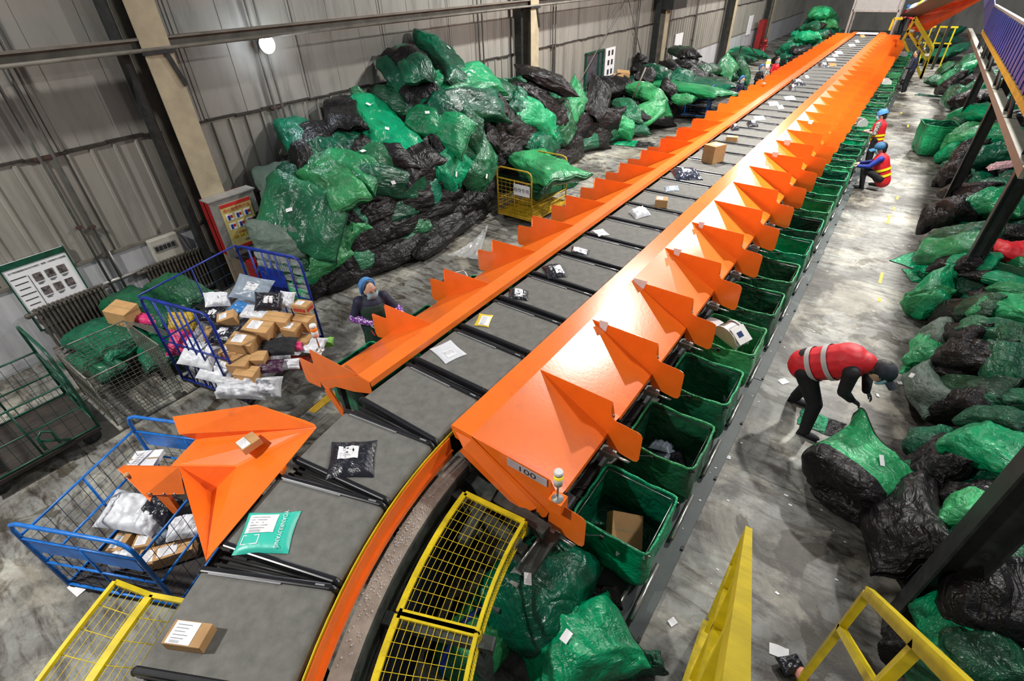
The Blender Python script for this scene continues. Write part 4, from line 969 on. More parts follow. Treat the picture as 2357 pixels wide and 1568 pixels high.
ml=[(580,665,1.25,(.55,.42),.5,(.5,.2),POLYG,'big pale grey mailer standing at the top of the heap'),(617,694,1.22,(.36,.3),.9,(.6,.2),POLYK,'black mailer with white label leaning on the grey one'),(500,690,1.2,(.34,.26),1.2,(.5,.3),POLYW,'white padded envelope at the back left of the heap'),(490,725,1.05,(.3,.26),.8,(.3,.2),POLYK,'small black mailer below the padded envelope'),(560,712,1.1,(.4,.25),.2,(.2,.1),POLYB,'blue plastic mailer under the grey one'),(590,720,1.1,(.42,.26),.5,(.2,.1),POLYW,'translucent white mailer in the middle of the heap'),(515,770,1.0,(.4,.34),.6,(.2,0),POLYK,'black bag on the left of the cartons'),(660,690,1.15,(.22,.26),.7,(.7,.2),POLYW,'small upright white mailer near the striped box'),(640,800,.85,(.5,.3),.7,(.3,0),BLACKC,'folded black cloth below the central cartons'),(610,845,.72,(.5,.2),.7,(.5,0),PURP,'dark purple packet under the black cloth'),(665,800,.8,(.4,.14),.75,(.4,0),PINK,'thin magenta packet edge beside the white mailer'),(655,840,.65,(.42,.16),.75,(.7,0),POLYW,'narrow white mailer hanging at the front edge'),(720,795,.75,(.36,.3),.5,(.3,.1),POLYW,'white plastic bag at the right end above the lime one'),(745,790,.62,(.3,.16),.8,(.4,0),LIME,'lime green packet at the right end'),(560,895,.5,(.7,.3),.55,(.6,0),POLYW,'large white bag bulging out below the cartons'),(610,890,.45,(.5,.3),.55,(.8,0),POLYW,'white bag with yellow tape at the lower front'),(692,835,.55,(.3,.22),.6,(.8,0),CARDR,'bright red box-like packet at the lower right'),(460,815,.8,(.5,.4),.5,(.6,.2),POLYW,'white mailer seen through the left mesh of the cart'),(430,790,.7,(.5,.4),.8,(.7,.2),PINK,'pink packet seen through the left mesh of the cart'),(500,850,.6,(.5,.4),.4,(.7,.2),POLYW,'second white mailer behind the left mesh, lower down'),(420,740,.9,(.4,.3),.8,(.8,.1),mat('ochre_packet',(.5,.33,.02),rough=.5),'ochre yellow packet behind the left mesh')]
for i,(x,y,z,sz,rz,tl,m_,lb) in enumerate(ml):
    c=hz(x,y,z); R=Euler((tl[0],tl[1],rz)).to_matrix(); U=R@Vector((sz[0],0,0)); V=R@Vector((0,sz[1],0))
    mailer(None,None,None,0,(.24 if ('bulging' in lb or 'yellow tape' in lb) else .07) if m_ is not BLACKC else .1,m_,lb,raw=(c-U/2-V/2,U,V),group=G2,lb=(.35,.3,.7,.7) if m_ in(POLYK,POLYG) else None,crum=1.2)
# filling below so that the heap rests on the cart
p=MB(); p.grid(lambda u,v:(CART2.location+Matrix.Rotation(CART2.rotation_euler.z,3,'Z')@Vector((lerp(-.78,.78,u),lerp(-.6,.6,v),.2+(.75*(1-abs(2*u-1)**5)*(1-max(0,(1-2*v))**3*.6))*(min(1,v*6))*min(1,(1-v)*8)+.1*noise.noise(Vector((u*6,v*6,0)))))),30,24)
tag(p.build('loose_mailers',mat('mixed_mailers',(.3,.3,.33),rough=.45,var=.9,scale=7,bump=1,bscale=9),origin=CART2.location,flip=False),'jumbled pale mailers filling the bottom of the tall blue cage cart','parcels',kind='stuff')
G3='parcels in the bright blue cart'
for (px_,py_,z,sz,rz,tl,m_,lb) in ((300,1178,.5,(.5,.42),.6,(.2,.3),POLYW,'big white plastic bag slumped in the bright blue cart'),(345,1195,.45,(.3,.3),.3,(.3,.2),POLYW,'crumpled white bag beside the big one in the blue cart'),(372,1170,.5,(.35,.3),.3,(.2,.1),POLYK,'black bag under the orange stay in the blue cart'),(430,1215,.45,(.35,.25),.9,(.2,.1),POLYW,'white envelope against the mesh next to the orange trough'),(365,1240,.25,(.3,.22),.2,(.1,0),POLYG,'grey mailer on the floor of the blue cart'),(290,1290,.25,(.3,.2),.9,(.1,.1),POLYW,'flat white envelope behind the near handle of the blue cart')):
    c=hz(px_,py_,z); R=Euler((tl[0],tl[1],rz)).to_matrix(); U=R@Vector((sz[0],0,0)); V=R@Vector((0,sz[1],0)); mailer(None,None,None,0,.12,m_,lb,raw=(c-U/2-V/2,U,V),group=G3,lb=None,crum=1)
for (px_,py_,z,sz,rz,lb) in ((340,1250,.3,(.22,.16,.12),.8,'small carton wrapped in tape in the blue cart'),(405,1272,.3,(.36,.16,.14),1.0,'long brown carton with a white label in the blue cart'),(355,1285,.28,(.26,.2,.1),.9,'flat pale carton on the floor of the blue cart'),(280,1255,.3,(.16,.2,.12),.6,'brown carton behind the near handle of the blue cart'),(335,1060,.7,(.3,.25,.06),.7,'white box lid at the far end of the blue cart')):
    c=hz(px_,py_,z); carton(None,None,None,0,sz[2],lb,raw=rboxat(c,sz,rz),group=G3,mt=(PAPER if 'white box' in lb else CARD))
# bin contents
carton(None,None,None,0,.16,'brown carton standing on edge in the first open bin',raw=rboxat(at(1437,1222,.27),(.34,.34,.16),.6,(.5,.3)),lb=None)
for (x,y,z,m_,lb) in ((*at(1522,1030,.24),POLYG,'grey packet on top inside the second open bin'),(*at(1560,1062,.2),POLYK,'black packet beside the grey one in the second open bin'),(*at(1535,1050,.17),POLYG,'lower grey packet in the second open bin')):
    R=Euler((.3,.2,x*9)).to_matrix(); U=R@Vector((.26,0,0)); V=R@Vector((0,.2,0)); mailer(None,None,None,0,.07,m_,lb,raw=(Vector((x,y,z))-U/2-V/2,U,V),lb=None)
R=Euler((.9,.2,.9)).to_matrix(); U=R@Vector((.16,0,0)); V=R@Vector((0,.12,0)); mailer(None,None,None,0,.02,POLYG,'small grey envelope leaning in the third open bin',raw=(at(1665,925,.2),U,V),lb=None)
# label printers
def make_printer():
    r=thing('label_printer','x','printer',(0,0,0)); p=MB()
    for sy in(-.12,.1):
        pts=[(-.2,0),(-.2,.1)]+[(-.2+.0+.2*(1-math.cos(a)),.1+.13*math.sin(a)) for a in [PI/2*k/5 for k in range(1,6)]]+[(.12,.19),(.22,.08),(.22,0)]
        p.prism([(x,sy,z) for x,z in pts],(0,.02,0))
    p.prism([(-.19,-.1,.02),(.21,-.1,.02),(.21,-.1,.06),(-.19,-.1,.08)],(0,.2,0)); L0(p,'casing',BWHITE,r)
    p=MB(); p.grid(lambda u,v:(-.19+.2*(1-math.cos(u*PI*.6)),lerp(-.1,.06,v),.08+.15*math.sin(u*PI*.6)),10,1); L0(p,'roll_cover',STEEL,r)
    p=MB(); p.prism([(.03,-.1,.235),(.24,-.1,.10),(.25,-.1,.115),(.04,-.1,.245)],(0,.23,0)); top=L0(p,'lid',BWHITE,r)
    p=MB(); p.prism([(.10,-.05,.205),(.17,-.05,.16),(.172,-.05,.164),(.102,-.05,.209)],(0,.09,0)); p.build('screen',NAVYP,top,origin=(0,0,0))
    p=MB(); p.grid(lambda u,v:(-.2-.25*u,lerp(-.09,.05,v),.12-.08*u*u),6,1); L0(p,'label_strip',PAPER,r,flip=False)
    p=MB(); p.tube([(.22,.0,.05),(.28,-.06,.0),(.3,-.15,-.1)],.006,5); L0(p,'cord',DARK,r)
    return r
pr=make_printer(); pr.location=(-.93,YF+.69+PF*3-.02,.66); pr.rotation_euler=(.12,.1,-.45); tag(pr,'white label printer with steel roll cover in the fourth open bin',group='label printers')
for (x,y,z,rz,lb) in ((-.95,YF+.69+PF*15,.66,.9,'white label printer over a bin beside the standing worker in camouflage sleeves'),(-.95,YF+.69+PF*22,.66,.6,'white label printer over a far bin near the dark-clothed person'),(-.93,YF+.69+PF*30,.66,.4,'farthest white label printer over a bin near the yellow steps'),(-5.12,YF+.69+PF*2+.1,.72,2.6,'large white label printer behind the fourth wall-side divider')):
    dup(pr,(x,y,z),rz,lb,'label printers')
# beacons
def beacon(loc,h,lab,col,s=1.0):
    r=thing('signal_beacon',lab,'beacon',loc); x,y,z=loc
    p=MB(); p.lathe(loc,[(.045*s,0),(.045*s,.006),(.014*s,.01),(.012*s,.04)],14); p.build('foot',ZINC,r)
    p=MB(); p.tube([(x,y,z),(x,y,z+h)],.0085*s,8); p.build('pole',STEEL,r)
    p=MB(); p.lathe((x,y,z+h),[(.015*s,0),(.033*s,.004),(.034*s,.08*s)],16); p.build('base_unit',BWHITE,r)
    p=MB(); p.lathe((x,y,z+h+.08*s),[(.036*s,0),(.036*s,.035*s)],16); p.build('light_ring',col,r)
    p=MB(); p.lathe((x,y,z+h+.115*s),[(.036*s,0),(.036*s,.015*s),(.032*s,.03*s),(.026*s,.031*s)],16); p.build('cap',BWHITE,r)
bb=aty(1283,1148,YF-.02)
beacon((bb.x,bb.y,bb.z),.19,'signal beacon with a yellow band on the aisle-side chute numbered 001',BLAMP,1.15)
p=MB(); p.box((bb.x+.0,bb.y+.01,bb.z-.07),(.13,.12,.14)); tag(p.build('beacon_bracket',ORANGE,origin=(bb.x,bb.y,bb.z-.14)),'orange box bracket carrying the yellow-banded beacon','bracket')
b2=aty(737,806,YF+.2); beacon((b2.x,b2.y,b2.z),.2,'signal beacon with an orange band behind the first wall-side divider',BLAMPO,1.2)
b3=aty(1757,192,21.0); beacon((b3.x,b3.y,b3.z),.45,'lit amber beacon on the wall side beside the far workers',mat('amber_lit',(1,.5,.05),emit=(1,.4,.03),es=4),2.0)
# dropped papers on the floor
pp=[(1800,878,.12,.09),(1365+0,0,0,0)]
for i,(x,y,w_,h_,lb) in enumerate(((1803,878,.13,.10,'white paper scrap on the floor beside the bent worker'),(2072,882,.08,.06,'small pale scrap on the floor below the cap of the bent worker'),(2020,910,.07,.04,'tiny paper scrap on the floor near the worker glove'),(1793,1500,.16,.10,'crumpled white paper below the yellow stair rail'),(1650,1445,.14,.14,'torn white sheet between the yellow rail bars'),(1548,1432,.08,.06,'white scrap near the end of the deck plate'),(1677,1053,.05,.05,'white ring scrap beside the deck plate edge'),(1780,745,.07,.04,'pale label on the deck plate edge past the printer bin'),(180,1352,.2,.12,'white card on the floor beside the blue cart base'))):
    c=at(x,y,.006 if i!=7 else .05); a=rnd.random()*3; p=MB(); U=Vector((math.cos(a),math.sin(a),0))*w_; V=Vector((-math.sin(a),math.cos(a),0))*h_
    p.grid(lambda u,v:c+U*(u-.5)+V*(v-.5)+Vector((0,0,.012*abs(math.sin(u*4+i))*v)),6,4); tag(p.build('paper_scrap',PAPER,origin=c,flip=False),lb,'paper','paper scraps on the floor')
p=MB(); rr=random.Random(9)
for k in range(140):
    x=rr.uniform(-.3,1.2); y=rr.uniform(3,30); s_=rr.uniform(.008,.03); a=rr.random()*6; c=Vector((x,y,.004))
    p.face(*[c+Vector((math.cos(a+t)*s_,math.sin(a+t)*s_*.6,0)) for t in(0,1.5,3.1,4.6)])
for k in range(60):
    x=rr.uniform(-.75,-.38); y=rr.uniform(2.4,20); s_=rr.uniform(.006,.022); a=rr.random()*6; c=Vector((x,y,.047))
    p.face(*[c+Vector((math.cos(a+t)*s_,math.sin(a+t)*s_*.6,0)) for t in(0,1.5,3.1,4.6)])
tag(p.build('litter_flecks',PAPER,flip=False),'tiny pale paper flecks scattered on the aisle floor','litter',kind='stuff')
# faded yellow floor marks
p=MB()
for (x,y,l) in ((2028,640,.5),(2024,690,.15),(2045,505,.6),(2058,480,.2),(2066,455,.3),(2090,290,.4),(2075,260,.3)):
    c=at(x,y,.002); p.box(c,(.05,l,.003))
tag(p.build('floor_marking',mat('worn_yellow_line',(.6,.45,.04),rough=.6,var=.4,scale=30),origin=(0,0,0)),'worn dashes of a yellow line painted along the aisle','floor marking',kind='stuff')
# ================================================================ yellow stair rails near the camera
def rail(p,pts,w=.06): 
    for a,b_ in zip(pts,pts[1:]): p.bar(a,b_,w,.05)
for (x,lab,ym) in ((.1,'yellow steel stair rail pointing away from the camera',2.9),(.9,'yellow steel stair rail with square openings at the bottom edge',2.8)):
    line=lambda y,dz=0:(x,y,1.5+1.045*(2.8-y)-dz)
    r=thing('stair_rail',lab,'handrail',(x,2.9,0))
    y0=.15 if x<.5 else .3
    p=MB(); p.bar(line(ym),line(y0),.075,.05,up=(1,0,0)); p.build('top_rail',YEL,r)
    p=MB(); p.bar(line(ym,.52),line(y0+.1,.52),.05,.05,up=(1,0,0)); p.build('middle_rail',YEL,r)
    p=MB(); p.bar((x,ym-.15,.12),line(y0+.3,1.05),.05,.1,up=(1,0,0)); p.build('stringer',YEL,r)
    for y in ([ym,1.95,1.1] if x>.5 else [ym,2.2,1.5,.9]):
        zt=line(y)[2]; p=MB(); p.bar((x,y,zt-.02),(x,y,max(0,zt-(1.1 if y<ym else 9))),.05,.05); p.build('post',YEL,r)
# ================================================================ mail sacks
def sack_mesh(seed,kind,nu=44,nv=32,flat=1.0):
    # unit sack lying along x, length 1; width .62, thickness .45: a filled pillow with flat hems and pointed corners
    rn=random.Random(seed); ox=rn.random()*100; p=MB()
    kk=rn.uniform(.92,1.1); pe=rn.uniform(2.2,4.0); bend=rn.uniform(-.10,.10); cz=rn.uniform(-.05,.09); gath=rn.uniform(.25,.6)
    def fn(u,v):
        t=2*v-1; a=2*PI*u; ca,sa=math.cos(a),math.sin(a)
        x_=math.copysign(abs(ca)**.62,ca); z_=math.copysign(abs(sa)**.9,sa)
        hem=max(0,abs(t)-.78)/.22; g=(1-gath*hem**1.5) if t<0 else 1
        w=.31*kk*(.90+.12*abs(t)**3)*g
        h=.225*(max(0,1-abs(t)**pe))**.55+.004
        q=Vector((t*1.5+ox,ca*1.2,sa*1.2))
        n1=noise.noise(q*1.2); n2=noise.noise(q*2.7+Vector((9,0,0))); r1=abs(noise.noise(Vector((t*1.3+ox,ca*3.4,sa*3.4))))
        r2=abs(noise.noise(Vector((t*5+ox,ca*2.0+3,sa*2.0))))
        s=1+.20*n1+.10*n2
        z=h*z_*(s-.30*r1-.20*r2+.12)*flat
        y=w*x_*(1+.10*n1+.06*n2)+bend*(1-t*t)
        z+=cz*(1-t*t)+.035*hem*math.sin(y*22+ox)+.05*noise.noise(Vector((t*2+ox,y*4,5)))
        return (t*.5*(.93+.06*abs(x_)**3)+.02*noise.noise(Vector((y*6,ox,t))),y,z)
    split={'g':9,'gk':rn.uniform(.60,.70),'kg':rn.uniform(.35,.45),'k':-9,'b':9,'bk':rn.uniform(.62,.7),'y':9}[kind]
    p.grid(fn,nu,nv,closeu=True,mf=lambda u,v:(1 if v>split else 0))
    p.m=2 if kind!='k' else 1
    p.tube([Vector(fn(i/28,.99)) for i in range(28)],.005,4,closed=True)
    base={'g':SG,'gk':SG,'kg':SG,'k':SK,'b':SGB,'bk':SGB,'y':SGY}[kind]
    me=p.mesh('sack',[base,SK,SKB])
    bm=bmesh.new(); bm.from_mesh(me); bmesh.ops.recalc_face_normals(bm,faces=bm.faces); bm.to_mesh(me); bm.free()
    return me,fn
SACKM={}
for kd in ('g','gk','kg','k','b','bk','y'):
    SACKM[kd]=[sack_mesh(100*i+hash_,kd) for i in range(5) for hash_ in ({'g':1,'gk':2,'kg':3,'k':4,'b':5,'bk':6,'y':7}[kd],)]
TAGM=MB().box((0,0,0),(.085,.055,.002)).mesh('sack_tag',PAPER)
def cloth_sheet_mesh(seed,kind):
    # empty sack lying flat, folded and rumpled, unit 1 x .7
    rn=random.Random(seed); ox=rn.random()*100; p=MB()
    split={'b':9,'bk':.62,'g':9,'gk':.6,'k':-9}[kind]
    def fn(u,v,off=0):
        x=u-.5; y=(v-.5)*.7
        n=noise.noise(Vector((x*3+ox,y*3,0))); r=abs(noise.noise(Vector((x*5+ox,y*2.5,3)))); r2=abs(noise.noise(Vector((x*3,y*8+ox,7))))
        ed=min(u,1-u,v,1-v); lift=.05+.07*n+.10*(.35-r)+.06*(.3-r2)
        x+=.05*noise.noise(Vector((y*4,ox,1)))*(abs(x)*2); y+=.06*noise.noise(Vector((x*4,ox,2)))*(abs(y)*2.8)
        return (x,y,max(.004,(lift+off)*min(1,ed*9)))
    p.grid(lambda u,v:fn(u,v),44,32,mf=lambda u,v:(1 if u>split else 0))
    p.m=0; p.grid(lambda u,v:(lambda q:(q[0],q[1],0))(fn(u,v)),44,32,mf=lambda u,v:(1 if u>split else 0))
    p.m=2; p.tube([Vector(fn(i/40,.004))+Vector((0,0,.004)) for i in range(41)],.006,4); p.tube([Vector(fn(.004,i/30))+Vector((0,0,.004)) for i in range(31)],.006,4); p.tube([Vector(fn(i/40,.996))+Vector((0,0,.004)) for i in range(41)],.006,4)
    base={'g':SG,'gk':SG,'b':SGB,'bk':SGB,'k':SK}[kind]
    return p.mesh('empty_sack',[base,SK,SKB])
SHEETM={kd:[cloth_sheet_mesh(31*i+len(kd),kd) for i in range(3)] for kd in('b','bk','g','gk','k')}
CNAME={'g':'green','gk':'green and black','kg':'black-ended green','k':'black','b':'bright green','bk':'bright green and black','y':'faded grey-green'}
def plane_basis(N_,D_):
    z=N_.normalized(); x=(D_-z*D_.dot(z)).normalized(); y=z.cross(x); return Matrix((x,y,z)).transposed()
nS=[0]
def sack(px,py_,lp,wp,ang,kd,surf,lab,grp,th=None,tagged=False,sink=.12,roll=0,flip=False,z=None,sheet=False,var=None):
    """a sack whose middle shows at (px,py_), lying on the heap surface; lp,wp its length and width in photo pixels there"""
    P,Nn=surf(px,py_)
    nS[0]+=1
    dpt=(Vector(CR[2])).dot(P-Vector((0,0,CH)))
    a=math.radians(ang); dx,dy=math.cos(a),-math.sin(a)
    def onp(x,y):
        d=ray(x,y); o=Vector((0,0,CH)); t=(P-o).dot(Nn)/d.dot(Nn); return o+d*t
    D_=onp(px+dx*8,py_+dy*8)-onp(px-dx*8,py_-dy*8)
    sx=lp*dpt/CF; sy=wp*dpt/CF
    # undo foreshortening partly
    f=min(1.5,D_.length/(16*dpt/CF)); sx*=f
    R=plane_basis(Nn,D_)
    if roll: R=R@Matrix.Rotation(roll,3,'X')
    if flip: R=R@Matrix.Rotation(PI,3,'Z')
    thk=(th if th else min(sy*.62,.5))
    name='mail_sack' if not sheet else 'empty_mail_sack'
    if sheet:
        me=SHEETM[kd][nS[0]%3 if var is None else var]; S=Vector((sx,sy/.7,sx*.55)); pos=P-Nn*.0
    else:
        me,fn=SACKM[kd][(nS[0]*7)%5 if var is None else var]; S=Vector((sx,sy/.62,thk/.45)); pos=P+Nn*(thk*.5-sink)
        if pos.x<-7: pos.x=max(pos.x,XW+.12+.32*sx*abs(R.col[0].x)+.25*sy*abs(R.col[1].x)+.3*thk*abs(R.col[2].x)); pos.x=max(pos.x,XW+.35)
        pos.z=max(pos.z,.12+.3*thk*abs(R.col[2].z)+.2*sy*abs(R.col[1].z)+.3*sx*abs(R.col[0].z)) if sink>0 else pos.z
    o=bpy.data.objects.new(name,me); COL.objects.link(o)
    o.matrix_world=Matrix.LocRotScale(pos,R.to_quaternion(),S)
    tag(o,lab,'mail sack',grp)
    if tagged and not sheet:
        t=bpy.data.objects.new('tag_label',TAGM); COL.objects.link(t); t.parent=o
        q=Vector(fn(.25,.35)); t.location=q+Vector((0,0,.02)); t.scale=(1/S.x*1.2,1/S.y*1.2,1/S.z); t.rotation_euler=(0,0,.5)
    settle(o)
    return o
def settle(o):
    bpy.context.view_layer.update()
    M=o.matrix_world; cs=[M@v.co for v in list(o.data.vertices)[::5]]
    x0=min(c.x for c in cs)
    if x0<-9:
        y0=min(c.y for c in cs); y1=max(c.y for c in cs)
        lim=XW+.07
        for yc in (3.87,14.4,24.9,35.3): 
            if y0<yc+.55 and y1>yc-.45: lim=-9.56
        if x0<lim:
            k=(lim-x0)/(0-o.location.x)*1.05; o.location=o.location.lerp(Vector((0,0,CH)),k); o.scale=o.scale*(1-k)
            bpy.context.view_layer.update(); M=o.matrix_world; cs=[M@v.co for v in list(o.data.vertices)[::5]]; x0=min(c.x for c in cs)
            if x0<lim: o.location.x+=lim-x0
    z0=min(c.z for c in cs)
    if z0<.005: o.location.z+=.005-z0
def march(hf,px,py_):
    d=ray(px,py_); d.normalize(); o=Vector((0,0,CH)); t=2.0; last=t
    while t<70:
        q=o+d*t
        if q.z<=hf(q.x,q.y): break
        last=t; t+=.04
    for _ in range(8):
        mid=(last+t)/2; q=o+d*mid
        if q.z<=hf(q.x,q.y): t=mid
        else: last=mid
    q=o+d*t; e=.15
    nx=-(hf(q.x+e,q.y)-hf(q.x-e,q.y))/(2*e); ny=-(hf(q.x,q.y+e)-hf(q.x,q.y-e))/(2*e)
    n=Vector((nx,ny,1)).normalized(); return q,n
CREST=[(3.9,1.3),(5,1.9),(6,2.25),(7,2.5),(8.3,2.55),(9.2,3.15),(10.3,3.25),(11.6,2.75),(14,2.4),(16.6,1.95),(18.2,.8),(19.5,1.25),(22,1.5),(25,1.6),(28,1.4),(31,.7),(33,.2)]
BASEX=[(3.9,-8.45),(4.5,-8.0),(5.9,-7.7),(9.3,-7.75),(12.5,-7.95),(15.5,-8.2),(18.5,-7.3),(25,-7.1),(28,-6.8),(31,-7.2),(33,-8)]
def h_left(x,y):
    if y<3.9 or y>33 or x<XW: return 0
    bx=interp(BASEX,y); cr=interp(CREST,y); d=bx-x
    if d<0: return 0
    full=bx-(XW+.5); t=min(1,d/full)
    return cr*min(1,.62*min(1,d/.45)+.38*t)*min(1,(y-3.9)/.5+.3)
CRR=[(2.2,.9),(3.5,1.2),(5,1.05),(7,1.1),(9,1.25),(11,1.15),(13,1.05),(16,1.15),(20,1.25),(26,1.3),(33,1.3),(37,.6)]
BXR=[(2.2,1.35),(3.9,1.3),(5.0,1.35),(6.8,1.6),(8.2,1.42),(9.5,1.5),(10.6,1.35),(11.8,1.2),(13.7,1.15),(16,1.5),(19.3,1.55),(21,1.35),(26,1.3),(33,1.0)]
def h_right(x,y):
    bx=interp(BXR,y); d=x-bx
    if d<0 or x>5.5: return 0
    return interp(CRR,y)*min(1,.55*min(1,d/.4)+.45*min(1,d/1.5))
SL=lambda x,y:march(h_left,x,y)
SRr=lambda x,y:march(h_right,x,y)
# underlying sacks that fill each heap: even rows over its surface
def fill(hf,xr,yr,dx,dy,name,lab,kinds,xlim=None):
    rn=random.Random(4); V=[];F=[];MI=[]; y=yr[0]; base={'k':1,'g':0}
    while y<yr[1]:
        x=xr[0]
        while x<xr[1]:
            h=hf(x,y)
            if h>.2:
                e=.12; n=Vector((-(hf(x+e,y)-hf(x-e,y))/(2*e),-(hf(x,y+e)-hf(x,y-e))/(2*e),1)).normalized()
                sx=rn.uniform(.85,1.1); kd=rn.choice(kinds); me,_=SACKM[kd][rn.randrange(5)]
                D_=Vector((1,rn.uniform(-.5,.5),0)) if rn.random()<.45 else Vector((rn.uniform(-.4,.4),1,0))
                q=Vector((x,y,h))-n*.36; q.z=max(q.z,.2); q.x=max(q.x,XW+.62) if x<0 else q.x
                M=Matrix.LocRotScale(q,plane_basis(n,D_).to_quaternion(),Vector((sx,sx*1.0,1.1)))
                i0=len(V); V+=[M@v.co for v in me.vertices]
                for pl in me.polygons: F.append([i0+k for k in pl.vertices]); MI.append(1 if kd=='k' else pl.material_index)
            x+=dx
        y+=dy
    cl=lambda v:(XW+.07 if min(abs(v.y-c-.1) for c in (3.87,14.4,24.9,35.3))>.42 else -9.56)
    V=[Vector((max(v.x,cl(v)) if v.x<0 else v.x,v.y,max(v.z,.004))) for v in V]
    me=bpy.data.meshes.new(name); me.from_pydata(V,[],F); [me.materials.append(m_) for m_ in (SG,SK,SKB)]; me.polygons.foreach_set('material_index',MI); me.polygons.foreach_set('use_smooth',[True]*len(F)); me.update()
    o=bpy.data.objects.new(name,me); COL.objects.link(o); tag(o,lab,'mail sacks',kind='stuff')
fill(h_left,(-9.6,-7.9),(4.5,17.2),.62,.66,'packed_sacks','dark packed sacks between the visible ones of the heap against the wall',['k','k','kg','g','gk'])
fill(h_left,(-9.3,-7.2),(18.9,31),.85,.95,'packed_sacks','dark packed sacks inside the far wall heap past the window',['k','gk','g'])
fill(h_right,(1.85,4.4),(3.0,35),.75,.85,'packed_sacks','dark packed sacks inside the heap under the elevated conveyor',['k','g','kg','gk'])
# visible sacks of the wall heap. row name, then (x,y,length,width,angle,kind[,tag])
ROWS_L=[('against the wall above the fire cabinet',[(700,345,120,80,-60,'gk'),(672,412,70,60,-20,'g')]),
('on the near-end upper slope',[(735,385,115,85,-75,'g'),(790,275,95,80,-80,'k'),(845,300,150,120,-50,'b',1),(745,345,100,80,-60,'kg'),(808,345,110,70,-20,'gk'),(905,350,180,105,-38,'bk',1),(840,245,90,60,-20,'g')]),
('on the crest',[(920,245,130,65,-10,'g'),(945,195,150,90,-55,'gk'),(930,165,90,70,-50,'kg'),(1015,155,140,105,-55,'g',1),(1065,165,100,60,-35,'g'),(1065,185,85,50,-20,'k'),(1165,170,120,75,-8,'g'),(1250,195,120,75,-22,'k'),(1345,200,130,80,-10,'b'),(1410,205,80,60,10,'k')]),
('just below the crest',[(985,235,160,100,-48,'gk',1),(945,290,120,60,0,'k'),(1060,215,160,80,15,'b'),(1150,225,110,65,-20,'g'),(1215,230,90,55,-35,'k'),(1265,260,100,60,-20,'k'),(1310,240,90,60,60,'b'),(1365,230,90,60,70,'k'),(1075,260,150,80,5,'g'),(1150,265,80,75,-60,'k'),(1225,285,110,65,-35,'b')]),
('in the bright middle band',[(1005,310,150,85,-20,'b',1),(1065,305,90,80,80,'g'),(1180,300,120,70,30,'k'),(1200,265,90,60,-55,'gk'),(1290,300,90,70,-70,'gk'),(1335,275,90,60,20,'k'),(1385,270,80,55,-10,'k'),(1040,340,110,60,-10,'kg'),(940,385,120,65,35,'k'),(865,385,170,75,8,'gk',1),(800,410,150,80,-15,'b'),(755,395,110,70,-60,'g')]),
('around the large tagged near-end sack',[(700,500,190,150,-18,'g',1),(640,555,110,100,-70,'y'),(765,440,130,85,-45,'b'),(840,440,140,60,0,'k'),(805,500,70,55,45,'kg'),(795,540,95,70,50,'b',1),(740,590,130,70,28,'b'),(660,600,110,80,20,'g')]),
('in the darker middle layers',[(900,430,150,70,-8,'g',1),(990,400,130,70,-8,'k'),(1035,395,100,95,60,'b',1),(955,440,120,60,15,'kg'),(1090,385,110,80,60,'g',1),(1085,440,110,60,50,'k'),(1010,440,120,50,5,'k'),(860,480,130,60,20,'k'),(925,480,120,55,18,'gk'),(1000,475,130,50,15,'k'),(1070,480,90,50,40,'k')]),
('in the lower dark layers',[(845,535,120,60,30,'k'),(905,520,120,55,15,'k'),(965,515,100,50,20,'gk'),(1020,510,120,50,25,'k'),(1080,510,80,45,35,'k'),(875,570,120,50,20,'k'),(935,560,110,45,25,'gk'),(990,555,90,45,30,'k'),(800,600,120,55,25,'kg'),(860,620,110,50,22,'k'),(930,600,110,50,25,'k'),(990,585,90,50,30,'k')]),
('lying lowest on the floor side',[(740,650,110,60,40,'k'),(790,640,110,55,25,'k'),(850,600,60,35,20,'b'),(700,640,110,60,60,'b'),(1040,545,90,40,30,'k'),(1100,470,70,60,70,'k')]),
('behind the yellow trolley',[(1160,345,90,60,30,'k'),(1210,350,80,60,-70,'k'),(1250,330,80,60,40,'g'),(1135,330,80,60,-50,'k'),(1300,350,90,45,20,'k'),(1360,310,90,45,15,'k'),(1300,320,90,50,-20,'k'),(1350,340,90,40,10,'gk'),(1280,385,80,35,30,'k'),(1240,390,80,40,50,'k'),(1395,305,70,35,20,'g')]),
('in the far heap past the dark window',[(1425,295,60,70,80,'b'),(1440,265,80,60,-60,'g'),(1480,225,110,60,-25,'b',1),(1510,175,100,65,-20,'g',1),(1555,130,100,55,-25,'gk'),(1545,165,80,50,-50,'k'),(1600,130,80,40,-10,'g'),(1590,155,90,45,-5,'k'),(1640,130,90,45,20,'b'),(1690,145,80,45,-10,'g'),(1500,265,110,60,15,'b'),(1450,315,110,35,5,'g'),(1505,290,120,40,-10,'k'),(1540,215,80,50,-50,'k'),(1565,185,60,60,60,'g'),(1600,180,70,50,-30,'k'),(1630,165,80,40,10,'g'),(1670,165,70,60,60,'b'),(1700,175,50,70,80,'g'),(1560,240,80,50,30,'k'),(1520,245,80,50,-40,'k'),(1600,205,80,45,0,'g'),(1650,195,80,50,-10,'k'),(1480,180,60,60,70,'k'),(1460,150,60,60,70,'k')]),
]
sizes={'lead':'large','small':'small'}
for rn_,lst in ROWS_L:
    s_=sorted(lst,key=lambda t:t[0])
    for i,t in enumerate(s_):
        x,y,l,w_,a,kd=t[:6]; tg=len(t)>6
        fs=.82 if 'far heap' in rn_ else 1.12
        sack(x,y,l*fs,w_*fs,a,kd,SL,'%s sack %s, %s from the left'%(CNAME[kd],rn_,ordn(i+1)),'sacks of the long heap against the wall',tagged=tg,roll=rnd.uniform(-.25,.25),flip=(kd in('kg',)))
